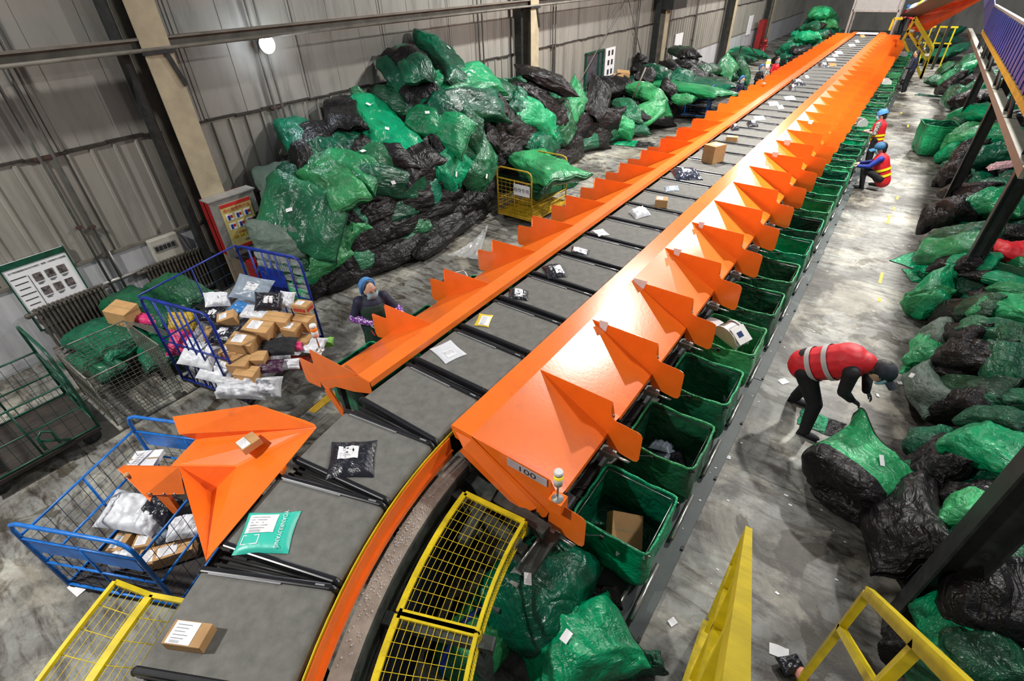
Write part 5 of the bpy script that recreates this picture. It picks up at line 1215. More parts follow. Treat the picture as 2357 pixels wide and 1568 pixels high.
sack(640,432,135,100,-68,'y',SL,'large faded grey-green sack standing behind the fire cabinet','sacks of the long heap against the wall',sink=.2,th=.3,var=1)
FL=lambda z=0:(lambda x,y:(at(x,y,z),Vector((0,0,1))))
# sacks apart from the heap, wall side
sack(1455,332,95,40,-5,'bk',FL(),'flat bright green sack with a tag alone on the floor before the far heap','sacks on the floor',sheet=True)
sack(1640,210,75,45,-10,'b',FL(.0),'plump bright green sack on the floor beside the far woman in blue','sacks on the floor',sink=0,tagged=True)
sack(1615,228,80,30,-5,'k',FL(.0),'black and green sack under the plump one near the far workers','sacks on the floor',sink=0)
def wsack(loc,L_,W_,T_,rz,kd,lab,grp,tilt=0):
    me,_=SACKM[kd][(nS[0]*7)%5]; nS[0]+=1; o=bpy.data.objects.new('mail_sack',me); COL.objects.link(o); o.location=loc; o.rotation_euler=(tilt,0,rz); o.scale=(L_,W_/.62,T_/.45); return tag(o,lab,'mail sack',grp)
q0=at(1842,90,0)
for i,(dx,dy,z) in enumerate(((0,0,.3),(.7,.3,.3),(.35,.1,.8),(-.4,1.0,.35),(.9,1.2,.35))): wsack((q0.x+dx,q0.y+dy,z),.8,.75,.6,i*1.1,'g','round green sack, %s of the small cluster by the far wall'%ordn(i+1),'cluster of round green sacks by the far wall')
rj=random.Random(8); i=0
for lay,(n_,sp) in enumerate(((12,2.2),(9,1.7),(7,1.2),(4,.8),(2,.4))):
    for k in range(n_):
        x=-6.0+sp*math.cos(k*2.4)*.55; y=41+sp*2.2*math.sin(k*2.4); kd=rj.choice(['b','k','g','gk','b'])
        i+=1; wsack((x,y,.3+.5*lay),1.3,.95,.62,rj.random()*3,kd,'%s sack, %s of the big jumble left of the grey gantry'%(CNAME[kd],ordn(i)),'jumble of sacks beside the grey gantry',rj.uniform(-.3,.3))
# sacks on / in the trolley
sack(1255,385,150,110,-30,'b',FL(1.1),'shiny bright green sack draped over the yellow trolley','sacks on the yellow trolley',th=.45,sink=.2)
sack(1200,385,110,60,10,'k',FL(.75),'crumpled black sack at the near side of the yellow trolley','sacks on the yellow trolley')
sack(1225,345,60,70,60,'g',FL(1.0),'dark green sack standing at the back of the yellow trolley','sacks on the yellow trolley')
sack(1180,410,90,60,0,'g',FL(.5),'green sack inside the mesh of the yellow trolley','sacks on the yellow trolley')
sack(1265,440,100,60,20,'g',FL(.45),'green sack hanging over the aisle side of the yellow trolley','sacks on the yellow trolley')
# sacks by the radiators and in the grey cage
sack(330,715,170,85,-18,'g',FL(.35),'dark green sack with a carton on it, between cage and radiators','sacks by the radiators',th=.5)
sack(390,800,120,110,-60,'g',FL(.2),'dark green sack slumped against the tall blue cage cart','sacks by the radiators',th=.4)
sack(420,690,120,70,-15,'g',FL(.6),'dark green sack behind the tall blue cage cart','sacks by the radiators',th=.5)
sack(250,800,130,110,-20,'g',FL(.35),'green sack packed inside the grey wire cage','sacks by the radiators',th=.4,sink=.1)
sack(215,850,120,70,-20,'g',FL(.3),'second green sack at the bottom of the grey wire cage','sacks by the radiators',th=.3,sink=.1)
carton(None,None,None,0,.26,'tan carton with a red round mark on the dark green sack by the radiator',raw=rboxat(at(283,722,.85),(.34,.3,.26),.5,(.1,.2)),lb=None)
R=Euler((.2,.1,.5)).to_matrix(); U=R@Vector((.5,0,0)); V=R@Vector((0,.2,0)); mailer(None,None,None,0,.08,PINK,'pink plastic packet beside the carton with the red mark',raw=(at(300,742,.7),U,V),lb=None)
# visible sacks of the heap under the elevated conveyor
ROWS_R=[('of the conveyor-side heap near the yellow steps',[(2150,140,80,50,25,'g'),(2185,165,70,35,20,'g'),(2200,120,60,40,40,'g'),(2215,175,70,45,30,'b'),(2195,195,60,40,20,'k'),(2235,150,60,50,40,'g'),(2160,110,60,40,10,'g'),(2245,195,60,40,10,'k'),(2185,95,60,30,20,'g')]),
('heaped around the open standing sack',[(2205,225,70,45,-20,'g'),(2240,235,80,60,5,'k'),(2265,215,70,50,20,'b'),(2185,300,55,35,40,'g'),(2210,285,70,50,20,'g'),(2260,275,110,65,0,'b'),(2215,325,70,50,30,'b'),(2250,320,110,45,8,'b'),(2195,350,60,45,30,'b'),(2225,365,60,60,70,'kg')]),
('around the pale mailer',[(2300,370,140,85,8,'g'),(2210,395,60,60,60,'k'),(2190,400,60,50,60,'kg'),(2235,345,60,35,20,'k'),(2290,325,110,50,0,'b'),(2330,290,70,70,-40,'k'),(2330,425,90,50,5,'g'),(2300,440,130,60,-3,'g'),(2225,440,100,50,0,'k')]),
('beside the shiny black-bottomed sack',[(2215,485,100,95,10,'k'),(2300,490,150,100,-5,'b'),(2175,500,50,60,50,'k'),(2150,510,50,60,60,'k'),(2190,545,130,50,10,'g'),(2250,545,130,40,-5,'k'),(2320,540,100,60,0,'k')]),
('in the stack of folded sacks',[(2200,575,170,70,8,'b'),(2240,565,100,60,0,'g'),(2215,605,140,45,0,'bk'),(2310,590,150,45,-12,'b'),(2320,620,150,35,-12,'g'),(2240,610,80,60,10,'k'),(2300,640,150,40,-12,'bk'),(2330,665,100,40,-10,'b')]),
('around the second black post',[(2160,690,80,85,80,'b'),(2140,720,30,80,75,'b'),(2220,715,140,60,8,'kg'),(2310,720,160,70,-5,'b'),(2290,760,170,60,-10,'g'),(2200,770,110,60,0,'k'),(2330,790,90,80,-5,'g')]),
('opposite the bent worker',[(2125,820,80,70,70,'b'),(2150,790,60,80,70,'y'),(2240,820,150,85,-5,'k'),(2320,850,130,110,-5,'g'),(2170,850,110,60,0,'k'),(2230,890,170,60,-3,'g'),(2310,920,140,60,0,'g'),(2135,915,110,80,-60,'y',1),(2150,950,80,50,20,'g'),(2215,930,130,80,8,'k'),(2280,965,150,60,-5,'g')]),
('beyond the lifted sack',[(2280,1050,190,120,-18,'b'),(2170,1080,110,110,-60,'k'),(2145,1030,60,80,60,'g'),(2135,1130,70,60,30,'b'),(2220,1130,130,60,0,'k'),(2110,1070,40,60,60,'k'),(2230,1000,120,40,-10,'k'),(2310,1120,120,60,0,'k')]),
('below the nearest black post',[(2090,1240,190,150,-75,'k'),(2250,1200,170,110,-10,'b'),(2190,1210,80,60,-60,'b'),(2270,1380,230,210,-15,'k'),(2190,1440,150,120,-60,'b'),(2180,1330,100,80,-60,'k'),(2320,1290,120,80,0,'g'),(2120,1330,140,90,-60,'k'),(2270,1530,190,120,0,'g'),(2160,1540,110,110,70,'g'),(2340,1200,80,80,0,'g'),(2100,1500,80,120,80,'k')]),
]
for rn_,lst in ROWS_R:
    s_=sorted(lst,key=lambda t:t[0])
    for i,t in enumerate(s_):
        x,y,l,w_,a,kd=t[:6]; tg=len(t)>6
        sack(x,y,l*1.1,w_*1.1,a,kd,SRr,'%s sack %s, %s from the aisle'%(CNAME[kd],rn_,ordn(i+1)),'sacks of the heap under the elevated conveyor',tagged=tg,roll=rnd.uniform(-.2,.2),flip=(kd in('kg','bk')))
sack(2160,197,56,34,5,'g',FL(.02),'plump green sack lying alone in the aisle beyond the open standing one','sacks on the aisle floor',sink=0)
sack(2145,222,80,14,-5,'g',FL(.0),'flattened dark green sack beside the plump lone one','sacks on the aisle floor',sheet=True)
sack(2150,598,120,90,20,'b',FL(.0),'bright green empty sack spread flat at the aisle edge by the folded stack','sacks on the aisle floor',sheet=True)
sack(2150,640,130,60,-5,'bk',FL(.0),'second flat empty sack at the aisle edge by the folded stack','sacks on the aisle floor',sheet=True)
sack(2110,860,80,50,-20,'b',FL(.0),'flat bright green sack corner poking into the aisle by the bent worker','sacks on the aisle floor',sheet=True)
# checked mailer on the heap
P_,N_=SRr(2310,410); R=plane_basis(N_,Vector((1,.1,0))); U=R@Vector((.6,0,0)); V=R@Vector((0,.3,0))
mailer(None,None,None,0,.12,mat('pink_checked_bag',(.6,.35,.38),rough=.4,var=.5,scale=30,bump=.5),'pink and white checked bag lying on the aisle-side heap',raw=(P_-U/2-V/2+N_*.25,U,V),lb=None)
# open standing sack in the aisle
o=dup(BINV[1],(1.15,20.9,0),.3,'round open green sack standing in the aisle before the heap','sacks on the aisle floor',scale=(1.15,1.15,1.25))
for ch in list(o.children):
    if not ch.name.startswith('sack'): bpy.data.objects.remove(ch)
o['category']='mail sack'
# sacks at the bottom centre, inside the bend
B_G='sacks on the floor inside the bend'
sack(1225,1400,270,200,58,'g',FL(.0),'big tagged dark green sack inside the bend beside the yellow guard',B_G,th=.75,sink=0,tagged=True)
sack(1330,1530,260,170,25,'b',FL(.0),'bright green sack with a tag at the bottom edge before the deck plate',B_G,th=.55,sink=0,tagged=True)
sack(1110,1520,200,140,60,'b',FL(.0),'bright green sack partly under the lower yellow guard',B_G,th=.45,sink=0)
sack(1480,1550,90,50,10,'g',FL(.0),'dark green sack corner at the bottom edge past the deck plate',B_G,th=.25,sink=0)
sack(1375,1385,110,50,-5,'k',FL(.05),'shiny black plastic sack on the deck plate below the first bin',B_G,th=.2,sink=0)
sack(1040,1480,170,60,62,'k',FL(.0),'dark sack in the shade under the upper yellow guard',B_G,th=.3,sink=0)
# blue tarpaulin edge inside the bend
p=MB(); pts=[at(x,y,.55) for x,y in ((1010,1530),(1060,1440),(1120,1385),(1195,1360))]
p.tube(pts,.02,7); 
for a,b_ in zip(pts,pts[1:]): p.prism([a,b_,b_-Vector((0,0,.25)),a-Vector((0,0,.25))],(.004,0,0))
tag(p.build('blue_bin_rim',BLUE2,origin=pts[0]),'deep blue rim of a box half hidden under the upper yellow guard','box')
R=Euler((.3,.1,.3)).to_matrix(); U=R@Vector((.22,0,0)); V=R@Vector((0,.2,0)); mailer(None,None,None,0,.05,POLYW,'white mailer corner sticking up under the end of the upper yellow guard',raw=(at(1150,1345,.6),U,V),lb=None)
# ================================================================ people
def SEG(mb,p0,p1,r0,r1,n=12):
    p0,p1=Vector(p0),Vector(p1); K=4
    mb.tube([p0.lerp(p1,k/K) for k in range(K+1)],[lerp(r0,r1,k/K) for k in range(K+1)],n); mb.ell(p0,r0*1.0,9); mb.ell(p1,r1*1.0,9)
def remesh(o,vox,smooth=4):
    m_=o.modifiers.new('union','REMESH'); m_.mode='VOXEL'; m_.voxel_size=vox; m_.use_smooth_shade=True
    s_=o.modifiers.new('smooth','SMOOTH'); s_.iterations=smooth; s_.factor=.5
def person(label,base,yaw,J,fit,scale=1.0,vox=.012,group=None):
    BK=fit.get('bulk',1.0)
    def seg(mb,p0,p1,r0,r1,n=12,B=[1.0]): SEG(mb,p0,p1,r0*B_[0],r1*B_[0],n)
    B_=[1.0]
    r=thing('person',label,'person',(base[0],base[1],base[2] if len(base)>2 else 0),yaw,group); r.scale=(scale,)*3
    g=lambda k:Vector(J[k])
    pel,che,nec,hed=g('pel'),g('che'),g('nec'),g('hed'); F=Vector(J.get('face',(1,0,-.2))).normalized()
    S=Vector(J.get('side',(0,1,0))).normalized(); S=(S-F*S.dot(F)).normalized(); Uq=F.cross(S); 
    if Uq.z<0 and abs(Uq.z)>.05: Uq=-Uq
    HR=Matrix((F,S,Uq)).transposed()
    if HR.determinant()<0: S=-S; HR=Matrix((F,S,Uq)).transposed()
    HK=1.14; F,S,Uq=F*HK,S*HK,Uq*HK; HR=HR*HK
    fine=vox<=.014
    # body
    b=MB()
    b.ell(hed,(.092,.072,.112),12,HR); b.ell(hed+F*.03-Uq*.06,(.055,.05,.05),9,HR); b.ell(hed+F*.095-Uq*.01,(.016,.012,.022),6,HR)
    for sy in(-1,1): b.ell(hed+S*sy*.073-Uq*.01,(.018,.01,.03),6,HR)
    if fine:
        for sy in(-1,1): b.ell(hed+F*.082+S*sy*.03+Uq*.018,(.012,.014,.008),6,HR)
    seg(b,nec,hed-Uq*.05,.05,.048); seg(b,pel,che,.11,.12); seg(b,che,nec,.11,.055)
    for s in 'LR':
        sh,el,wr=g('s'+s),g('e'+s),g('w'+s); seg(b,che,sh,.07,.05); seg(b,sh,el,.045,.036); seg(b,el,wr,.036,.024)
        hp,kn,an=g('h'+s),g('k'+s),g('a'+s); seg(b,pel,hp,.09,.08); seg(b,hp,kn,.075,.05); seg(b,kn,an,.05,.035)
    b_=L0(b,'body',SKIN,r); remesh(b_,max(vox,.011),3)
    # hands
    for s in 'LR':
        wr,el=g('w'+s),g('e'+s); d=Vector(J.get('d'+s,wr-el)).normalized(); pn=Vector(J.get('n'+s,(0,0,-1))); pn=(pn-d*pn.dot(d)).normalized(); sd=d.cross(pn)*(1 if s=='L' else -1)
        h=MB(); R_=Matrix((d,sd,pn)).transposed(); 
        if R_.determinant()<0: R_=Matrix((d,-sd,pn)).transposed()
        h.ell(wr+d*.05,(.05,.038,.016),9,R_); seg(h,wr-d*.02,wr+d*.03,.024,.026,8)
        for i,(off,ln) in enumerate(((-.028,.058),(-.01,.068),(.01,.064),(.027,.05))):
            a=wr+d*.085+sd*off; b1=a+d*ln*.42+pn*ln*.12; c1=b1+d*ln*.26+pn*ln*.26; e1=c1+d*ln*.05+pn*ln*.28
            h.tube([a-d*.02,a,b1,c1,e1],[.009,.0092,.0085,.0078,.0062],7); h.ell(e1,.0062,5)
        a=wr+d*.025-sd*.03; b1=a+d*.03-sd*.022+pn*.008; c1=b1+d*.028-sd*.004+pn*.012; h.tube([a,b1,c1],[.012,.0105,.008],7); h.ell(c1,.008,5)
        ho=L0(h,'hand',fit.get('hand',SKIN),r); 
        if fine: remesh(ho,.0055,2)
    # clothes
    B_[0]=BK
    top=MB(); seg(top,pel+Vector(J.get('pf',(0,0,0))),che,.135,.15); seg(top,che,nec-(nec-che)*.15,.145,.075)
    for s in 'LR':
        sh,el,wr=g('s'+s),g('e'+s),g('w'+s); seg(top,che,sh,.10,.072); seg(top,sh,el,.068,.055)
        if 'sleeve' not in fit: seg(top,el,wr,.053,.038)
    t_=L0(top,'jacket',fit['top'],r); remesh(t_,vox,7)
    if 'sleeve' in fit:
        for s in 'LR':
            a=MB(); el,wr,sh=g('e'+s),g('w'+s),g('s'+s); seg(a,el+(sh-el)*.18,el,.058,.057); seg(a,el,wr,.058,.036); a_=L0(a,'sleeve',fit['sleeve'],r); remesh(a_,vox,3)
    lg=MB(); seg(lg,pel,pel+Vector((0,0,.06)),.135,.13)
    for s in 'LR':
        hp,kn,an=g('h'+s),g('k'+s),g('a'+s); seg(lg,pel,hp,.12,.105); seg(lg,hp,kn,.1,.072); seg(lg,kn,an,.07,.055)
    l_=L0(lg,'trousers',fit['legs'],r); remesh(l_,vox,3)
    for s in 'LR':
        an=g('a'+s); fd=Vector(J.get('f'+s,(1,0,0))).normalized(); sh_=MB(); sdv=Vector((-fd.y,fd.x,0)); R_=Matrix((fd,sdv,Vector((0,0,1)))).transposed()
        bt=an-Vector((0,0,.05)); sh_.ell(bt+fd*.09,(.10,.045,.035),9,R_); sh_.ell(bt-fd*.01,(.06,.04,.045),9,R_); sh_.box(bt+fd*.05-Vector((0,0,.028)),(.24,.075,.02),R_); so=L0(sh_,'shoe',fit.get('shoe',BLACKC),r)
    if 'vest' in fit:
        v=MB(); seg(v,pel+(che-pel)*fit.get('vlow',-.15),che,.160,.172); seg(v,che,nec-(nec-che)*.2,.168,.10)
        for s in 'LR': seg(v,che,che.lerp(g('s'+s),fit.get('vs',.62)),.14,.088)
        v_=L0(v,'vest',fit['vest'],r); remesh(v_,vox,9)
        ax=(che-pel).normalized()
        for q in fit.get('bands',(.15,.5)):
            c=pel.lerp(che,q); rr_=lerp(.160,.172,q)*BK+.012; xx=Vector((0,1,0)); xx=(xx-ax*xx.dot(ax)).normalized(); yy=ax.cross(xx)
            v=MB(); i0=0; n=28; hh=.028
            v.grid(lambda u,w_:c+(xx*math.cos(u*2*PI)+yy*math.sin(u*2*PI))*rr_+ax*(w_-.5)*hh*2,n,1,closeu=True)
            v.grid(lambda u,w_:c+(xx*math.cos(u*2*PI)+yy*math.sin(u*2*PI))*(rr_-.02)+ax*(w_-.5)*hh*2,n,1,closeu=True)
            v.build('reflective_band',fit['tape'],v_,origin=(0,0,0))
    if 'apron' in fit:
        v=MB(); seg(v,pel+Vector((.03,0,-.32)),pel+Vector((.03,0,0)),.17,.15); seg(v,pel+Vector((.03,0,0)),che+Vector((.02,0,-.05)),.15,.155); v_=L0(v,'apron',fit['apron'],r); remesh(v_,vox,3)
        v=MB(); v.tube([pel+Vector((.175,-.06,-.12)),pel+Vector((.19,0,-.135)),pel+Vector((.18,.06,-.125))],.012,6); L0(v,'orange_pocket_trim',ORANGE,r)
        v=MB(); v.box(che+Vector((.165,.06,.01)),(.012,.05,.07)); L0(v,'red_badge',REDINK,r)
    B_[0]=1.0
    # hair, headwear, mask
    h=MB(); h.ell(hed-F*.032+Uq*.022,(.088,.079,.104),12,HR); h.ell(hed-F*.055-Uq*.03,(.05,.07,.08),9,HR); L0(h,'hair',HAIR,r)
    hw=fit.get('head')
    if hw=='net':
        h=MB(); h.grid(lambda u,v:hed-F*.03+Uq*.035+HR@Vector((.115*math.cos(u*2*PI)*math.sin(v*PI*.56)*(1+.03*math.sin(u*50)),.098*math.sin(u*2*PI)*math.sin(v*PI*.56)*(1+.03*math.sin(u*50)),.105*math.cos(v*PI*.56))),40,12,closeu=True)
        h.tube([hed-F*.03+Uq*.02+HR@Vector((.116*math.cos(a),.1*math.sin(a),0)) for a in [2*PI*k/20 for k in range(20)]],.012,6,closed=True); L0(h,'hair_net',NETB,r)
    elif hw=='halfnet':
        h=MB(); h.tube([hed-F*.035+HR@Vector((.0,.10*math.cos(a),.12*math.sin(a)+.012)) for a in [PI*k/14 for k in range(-2,17)]],.02,7); h.ell(hed-F*.06+Uq*.035,(.08,.10,.11),10,HR); L0(h,'hair_net',NETB,r)
    elif hw=='cap':
        cm=fit.get('capmat',CAPM); h=MB(); h.ell(hed-F*.0+Uq*.035,(.112,.096,.095),12,HR)
        h.grid(lambda u,v:hed+Uq*(.035-.01*v)+HR@Vector((.085+.115*v*math.cos((u-.5)*2.2)**.5,.092*(2*u-1)*(1-.12*v),-.03*v*0-.035*(2*u-1)**2)),12,4); h.grid(lambda u,v:hed+Uq*(.028-.01*v)+HR@Vector((.085+.115*v*math.cos((u-.5)*2.2)**.5,.092*(2*u-1)*(1-.12*v),-.035*(2*u-1)**2)),12,4); L0(h,'cap',cm,r)
    if fit.get('mask',True):
        h=MB(); h.grid(lambda u,v:hed+HR@Vector((.036-.014*v+.075*math.cos((u-.5)*2.6)+.012*(1-abs(2*v-1)),.078*math.sin((u-.5)*2.9),.012-.098*v)),14,6); h.grid(lambda u,v:hed+HR@Vector((.032-.014*v+.075*math.cos((u-.5)*2.6)+.012*(1-abs(2*v-1)),.077*math.sin((u-.5)*2.9),.012-.098*v)),14,6)
        for sy in(-1,1): h.tube([hed+HR@Vector((.05,.073*sy,-.03)),hed+HR@Vector((0,.082*sy,.0)),hed+HR@Vector((-.01,.08*sy,-.03))],.0025,4)
        L0(h,'face_mask',MASK,r)
    if fine and fit.get('eyes',True):
        for sy in(-1,1):
            h=MB(); h.ell(hed+F*.089+S*sy*.031+Uq*.012,(.006,.013,.007),6,HR); L0(h,'eye',HAIR,r)
            h=MB(); h.tube([hed+F*.092+S*sy*.014+Uq*.034,hed+F*.089+S*sy*.033+Uq*.038,hed+F*.076+S*sy*.05+Uq*.03],.004,5); L0(h,'eyebrow',HAIR,r)
    return r
def stand(h=1.58,arms=((.2,-.12,.98),(.3,.3,1.0)),el=((.0,-.27,1.02),(.08,.3,1.05)),face=(1,0,-.45),lean=0):
    k=h/1.58
    J=dict(pel=(0,0,.86*k),che=(.02+lean,0,1.16*k),nec=(.03+lean*1.4,0,1.31*k),hed=(.06+lean*1.8,0,1.45*k),sL=(.02+lean,.17,1.25*k),sR=(.02+lean,-.17,1.25*k),
      eR=el[0],wR=arms[0],eL=el[1],wL=arms[1],hL=(0,.09,.82*k),hR=(0,-.09,.82*k),kL=(.03,.10,.45*k),kR=(.03,-.10,.45*k),aL=(-.02,.10,.09),aR=(-.02,-.10,.09),face=face)
    return J
# woman at the wall-side bins
J=stand(1.57,arms=((.24,-.08,.97),(.34,.36,1.02)),el=((.02,-.29,.99),(.10,.34,1.0)),face=(.9,.42,-.16),lean=.02); J['nR']=(0,1,-.3); J['nL']=(0,-.3,-1)
W1=person('woman in blue hair net, mask, navy jacket and green apron holding a scanner',(-5.36,3.84),math.atan2(-.5,.85),J,dict(top=NAVY,legs=NAVY,sleeve=PURPS,apron=GCLOTH,head='halfnet',bulk=1.32),vox=.011,scale=.99)
def held(par,lab,nm_,cat,loc,build):
    R_=Matrix.Rotation(par.rotation_euler.z,3,'Z'); w_=par.location+R_@Vector(loc)*par.scale.x; return w_
q=held(W1,'','','',(.34,-.05,.955),None)
r=thing('barcode_scanner','small grey handheld scanner in the hand of the woman in the apron','scanner',q,W1.rotation_euler.z+.5)
p=MB(); p.rbox((0,0,0),(.14,.065,.03),.012); L0(p,'case',ZINC,r); p=MB(); p.box((.01,0,.017),(.07,.045,.004)); L0(p,'screen',DARK,r)
q=held(W1,'','','',(.36,-.12,.93),None); p=MB(); p.tube([(0,0,0),(.09,-.02,-.05)],.007,8); o=p.build('marker_pen',REDINK,loc=q); tag(o,'red marker pen in the hand of the woman in the apron','pen')
# man bending over a sack
J=dict(pel=(-.26,.10,.86),che=(.10,.04,1.12),nec=(.28,.02,1.18),hed=(.42,.0,1.13),sL=(.16,.20,1.13),sR=(.16,-.15,1.10),eL=(.34,.20,.93),wL=(.38,.06,.80),eR=(.17,-.17,.84),wR=(.27,-.05,.69),
  hL=(-.25,.19,.82),hR=(-.25,-.0,.82),kL=(-.14,.34,.48),kR=(-.03,-.07,.46),aL=(-.24,.45,.09),aR=(-.02,-.13,.09),face=(.75,-.1,-.62),dL=(.7,-.1,-.6),dR=(.9,.1,-.35),nL=(-.3,-.2,-1),nR=(-.2,.1,-1),fL=(1,-.1,0),fR=(1,-.15,0),pf=(0,0,0))
person('man in red vest, dark cap and black gloves bending over a green sack',(.36,6.02),0,J,dict(top=BLACKC,legs=BLACKC,vest=REDC,tape=REFL,bands=(.2,.62),head='cap',hand=GLOVE,vlow=-.05,bulk=1.22,vs=.35),scale=1.05,vox=.011)
# workers by the bins farther on
q=at(2036,262,1.5)
J=stand(1.58,arms=((.3,-.1,1.0),(.28,.12,1.0)),el=((.03,-.26,1.0),(.03,.27,1.0)),face=(1,.25,-.5),lean=.03)
person('woman in red vest with yellow bands and camouflage sleeves standing at the bins',(q.x+.05,q.y),PI-.25,J,dict(top=CAMO,legs=BLACKC,vest=REDC,tape=REFY,bands=(-.05,.28),head='net',vlow=-.3),vox=.014)
q=at(2000,425,.1)
J=dict(pel=(-.12,0,.34),che=(.02,0,.66),nec=(.07,0,.80),hed=(.12,0,.93),sL=(.03,.17,.74),sR=(.03,-.17,.74),eL=(.2,.22,.55),wL=(.42,.12,.50),eR=(.2,-.22,.55),wR=(.42,-.1,.52),hL=(-.1,.1,.3),hR=(-.1,-.1,.3),kL=(.28,.16,.47),kR=(.2,-.2,.40),aL=(.2,.15,.09),aR=(-.08,-.16,.12),face=(1,.1,-.4))
person('worker in red vest and royal blue sleeves squatting by the bins',(q.x+.08,q.y),PI-.05,J,dict(top=ROYAL,legs=BLACKC,vest=REDC,tape=REFY,bands=(.05,.45),head='cap',capmat=mat('teal_blue_cap',(.02,.13,.26),rough=.6),vlow=-.35),scale=1.12,vox=.014)
J=stand(1.7,arms=((.22,-.1,1.0),(.22,.1,1.0)),el=((.0,-.27,1.05),(.0,.27,1.05)),face=(1,.6,-.3))
person('person in dark clothes and pale trainers standing by the far yellow steps',(-.2,31.0),PI-.4,J,dict(top=NAVY,legs=BLACKC,head=None,shoe=WSHOE,mask=False),scale=1.02,vox=.02)
for (px_,py_,x,lb,ft) in ((1705,186,-5.5,'woman in blue hair net and dark jacket, nearer of two at the far wall-side chutes',dict(top=NAVY,legs=NAVY,head='halfnet')),(1750,158,-5.55,'woman in blue hair net and black top beside the amber beacon',dict(top=BLACKC,legs=BLACKC,head='halfnet')),(1787,138,-5.3,'man in a red jacket leaning over the far wall-side chutes',dict(top=REDC,legs=BLACKC,head=None))):
    q=atx(px_,py_,x); J=stand(1.6,face=(1,-.3,-.5)); person(lb,(x,q.y),math.atan2(-.3,1),J,ft,vox=.02,scale=max(.9,min(1.1,q.z/1.47)))
for i,(px_,py_,y,lb) in enumerate(((2108,30,44,'far worker in red with blue cap, nearest the orange incline'),(2090,22,46,'far worker in red with blue cap beside the grey gantry leg'),(2122,14,47,'far worker in red with blue cap behind the two others'))):
    q=aty(px_,py_,y); J=stand(1.6,face=(1,-.3,-.5)); person(lb,(q.x,q.y,1.0),-1.2-i,J,dict(top=REDC,legs=REDC if i==0 else BLACKC,head='net'),vox=.03,group='far workers in red')
p=MB(); p.box((aty(2108,30,45).x,45.5,.5),(3.2,5.5,1.0)); tag(p.build('work_platform',FRAME,origin=(-1,45.5,0)),'raised dark work platform where the far red-clad workers stand','platform')
# the big sack being lifted
p=MB(); T_=Vector((.76,6.0,.72))
def bigs(u,v):
    a=2*PI*u; ca,sa=math.cos(a),math.sin(a); rx,ry=lerp(.46,.50,v),lerp(.36,.27,v); bl=.80+.24*math.sin(PI*min(1,v*1.05+.1))
    c=Vector((lerp(.74,1.14,v),lerp(4.82,5.60,v),lerp(.30,.34,v)))
    ax=Vector((.86,-.45,-.02)).normalized(); ay=Vector((-.12,-.12,.98)).normalized()
    e=1 if v>.1 else (1-(1-v/.1)**2)**.5*.85+.15
    n=noise.noise(Vector((ca*1.6,sa*1.6,v*2.4)))*.11+.06*noise.noise(Vector((ca*4,sa*4,v*3+7)))-.07*abs(noise.noise(Vector((ca*5,sa*5,v*2))))-.03*abs(math.sin(a*7+v*3))*(.4+v)
    q=c+ax*math.copysign(abs(ca)**.8,ca)*rx*bl*e*(1+n)+ay*math.copysign(abs(sa)**.9,sa)*ry*bl*e*(1+n)
    if v>.45:
        k=((v-.45)/.55)**2; l=max(0,-ca)**2*max(0,sa+.45)/1.45; q+=Vector((-.10,.15,.62))*l*k
    q.z=max(.012,q.z); return q
p.grid(bigs,72,36,closeu=True,mf=lambda u,v:(0 if v>.30 else 1))
p.m=0; p.grid(lambda u,v:bigs(u,1).lerp(bigs(u,.7)*.45+Vector((1.0,5.2,.3))*.55,v),72,8,closeu=True)
p.m=1; p.grid(lambda u,v:bigs(u,0).lerp(Vector((.74,4.82,.25)),v),72,2,closeu=True)
p.m=2; p.tube([bigs(k/48,1) for k in range(48)],.008,5,closed=True)
o=p.build('mail_sack',[SGB,SK,SKB],origin=(1.0,5.2,0),flip=False); tag(o,'large bright green and black sack held open by the bending man','mail sack','sacks on the aisle floor')
q=bigs(.12,.75); t=MB(); t.box(at(2030,1060,.62)+Vector((0,0,.0)),(.05,.12,.004),Euler((.5,.2,.5)).to_matrix()); t.build('tag_label',PAPER,o,origin=o.location)
sack(1890,975,110,60,-20,'bk',FL(.0),'rumpled green sack on the floor right behind the lifted one',"sacks on the aisle floor",sheet=True)
sack(1960,1180,230,110,-30,'k',FL(.0),'black lower part of a second sack under the lifted one',"sacks on the aisle floor",th=.3,sink=.03)
sack(2090,1130,130,110,-50,'b',FL(.05),'bright green sack between the lifted one and the heap',"sacks on the aisle floor",th=.25,sink=.03)
# ================================================================ far end and elevated conveyor
r=thing('gantry_scanner','grey boxed scanner gantry standing over the far end of the belt','gantry',(XC,40,0))
p=MB(); p.box((XC+.02,41,3.7),(2.2,1.6,2.1)); p.build('hood',GREYBOX,r)
for sx in(-1.15,1.15):
    for dy in(0,1.6): p=MB(); p.box((XC+sx,40.2+dy,2.0),(.1,.1,4.0)); p.build('leg',ALU,r)
p=MB(); p.box((XC,40.2,2.62),(2.3,.1,.12)); p.build('crossbar',ALU,r)
p=MB(); p.box((XC,39.9,ZB+.08),(1.06,.9,.03)); p.build('white_infeed_plate',mat('lilac_white_plate',(.85,.83,1),rough=.3),r)  # white plate with a faint lilac tint
p=MB(); p.prism([aty(2083,75,42),aty(2112,36,42),aty(2215,-12,30),aty(2285,-15,28),aty(2128,73,38)],(.0,.12,0)); 
o=p.build('incline_side',mat('dark_orange_side',(.62,.09,.01),rough=.5,var=.15,scale=2),origin=aty(2110,60,42)); 
r=thing('incline_conveyor','big dark orange inclined conveyor rising to the right at the far end','conveyor',aty(2110,60,42)); o.parent=r; o.location=(0,0,0)
a0,a1=aty(2112,38,42),aty(2215,-10,30)
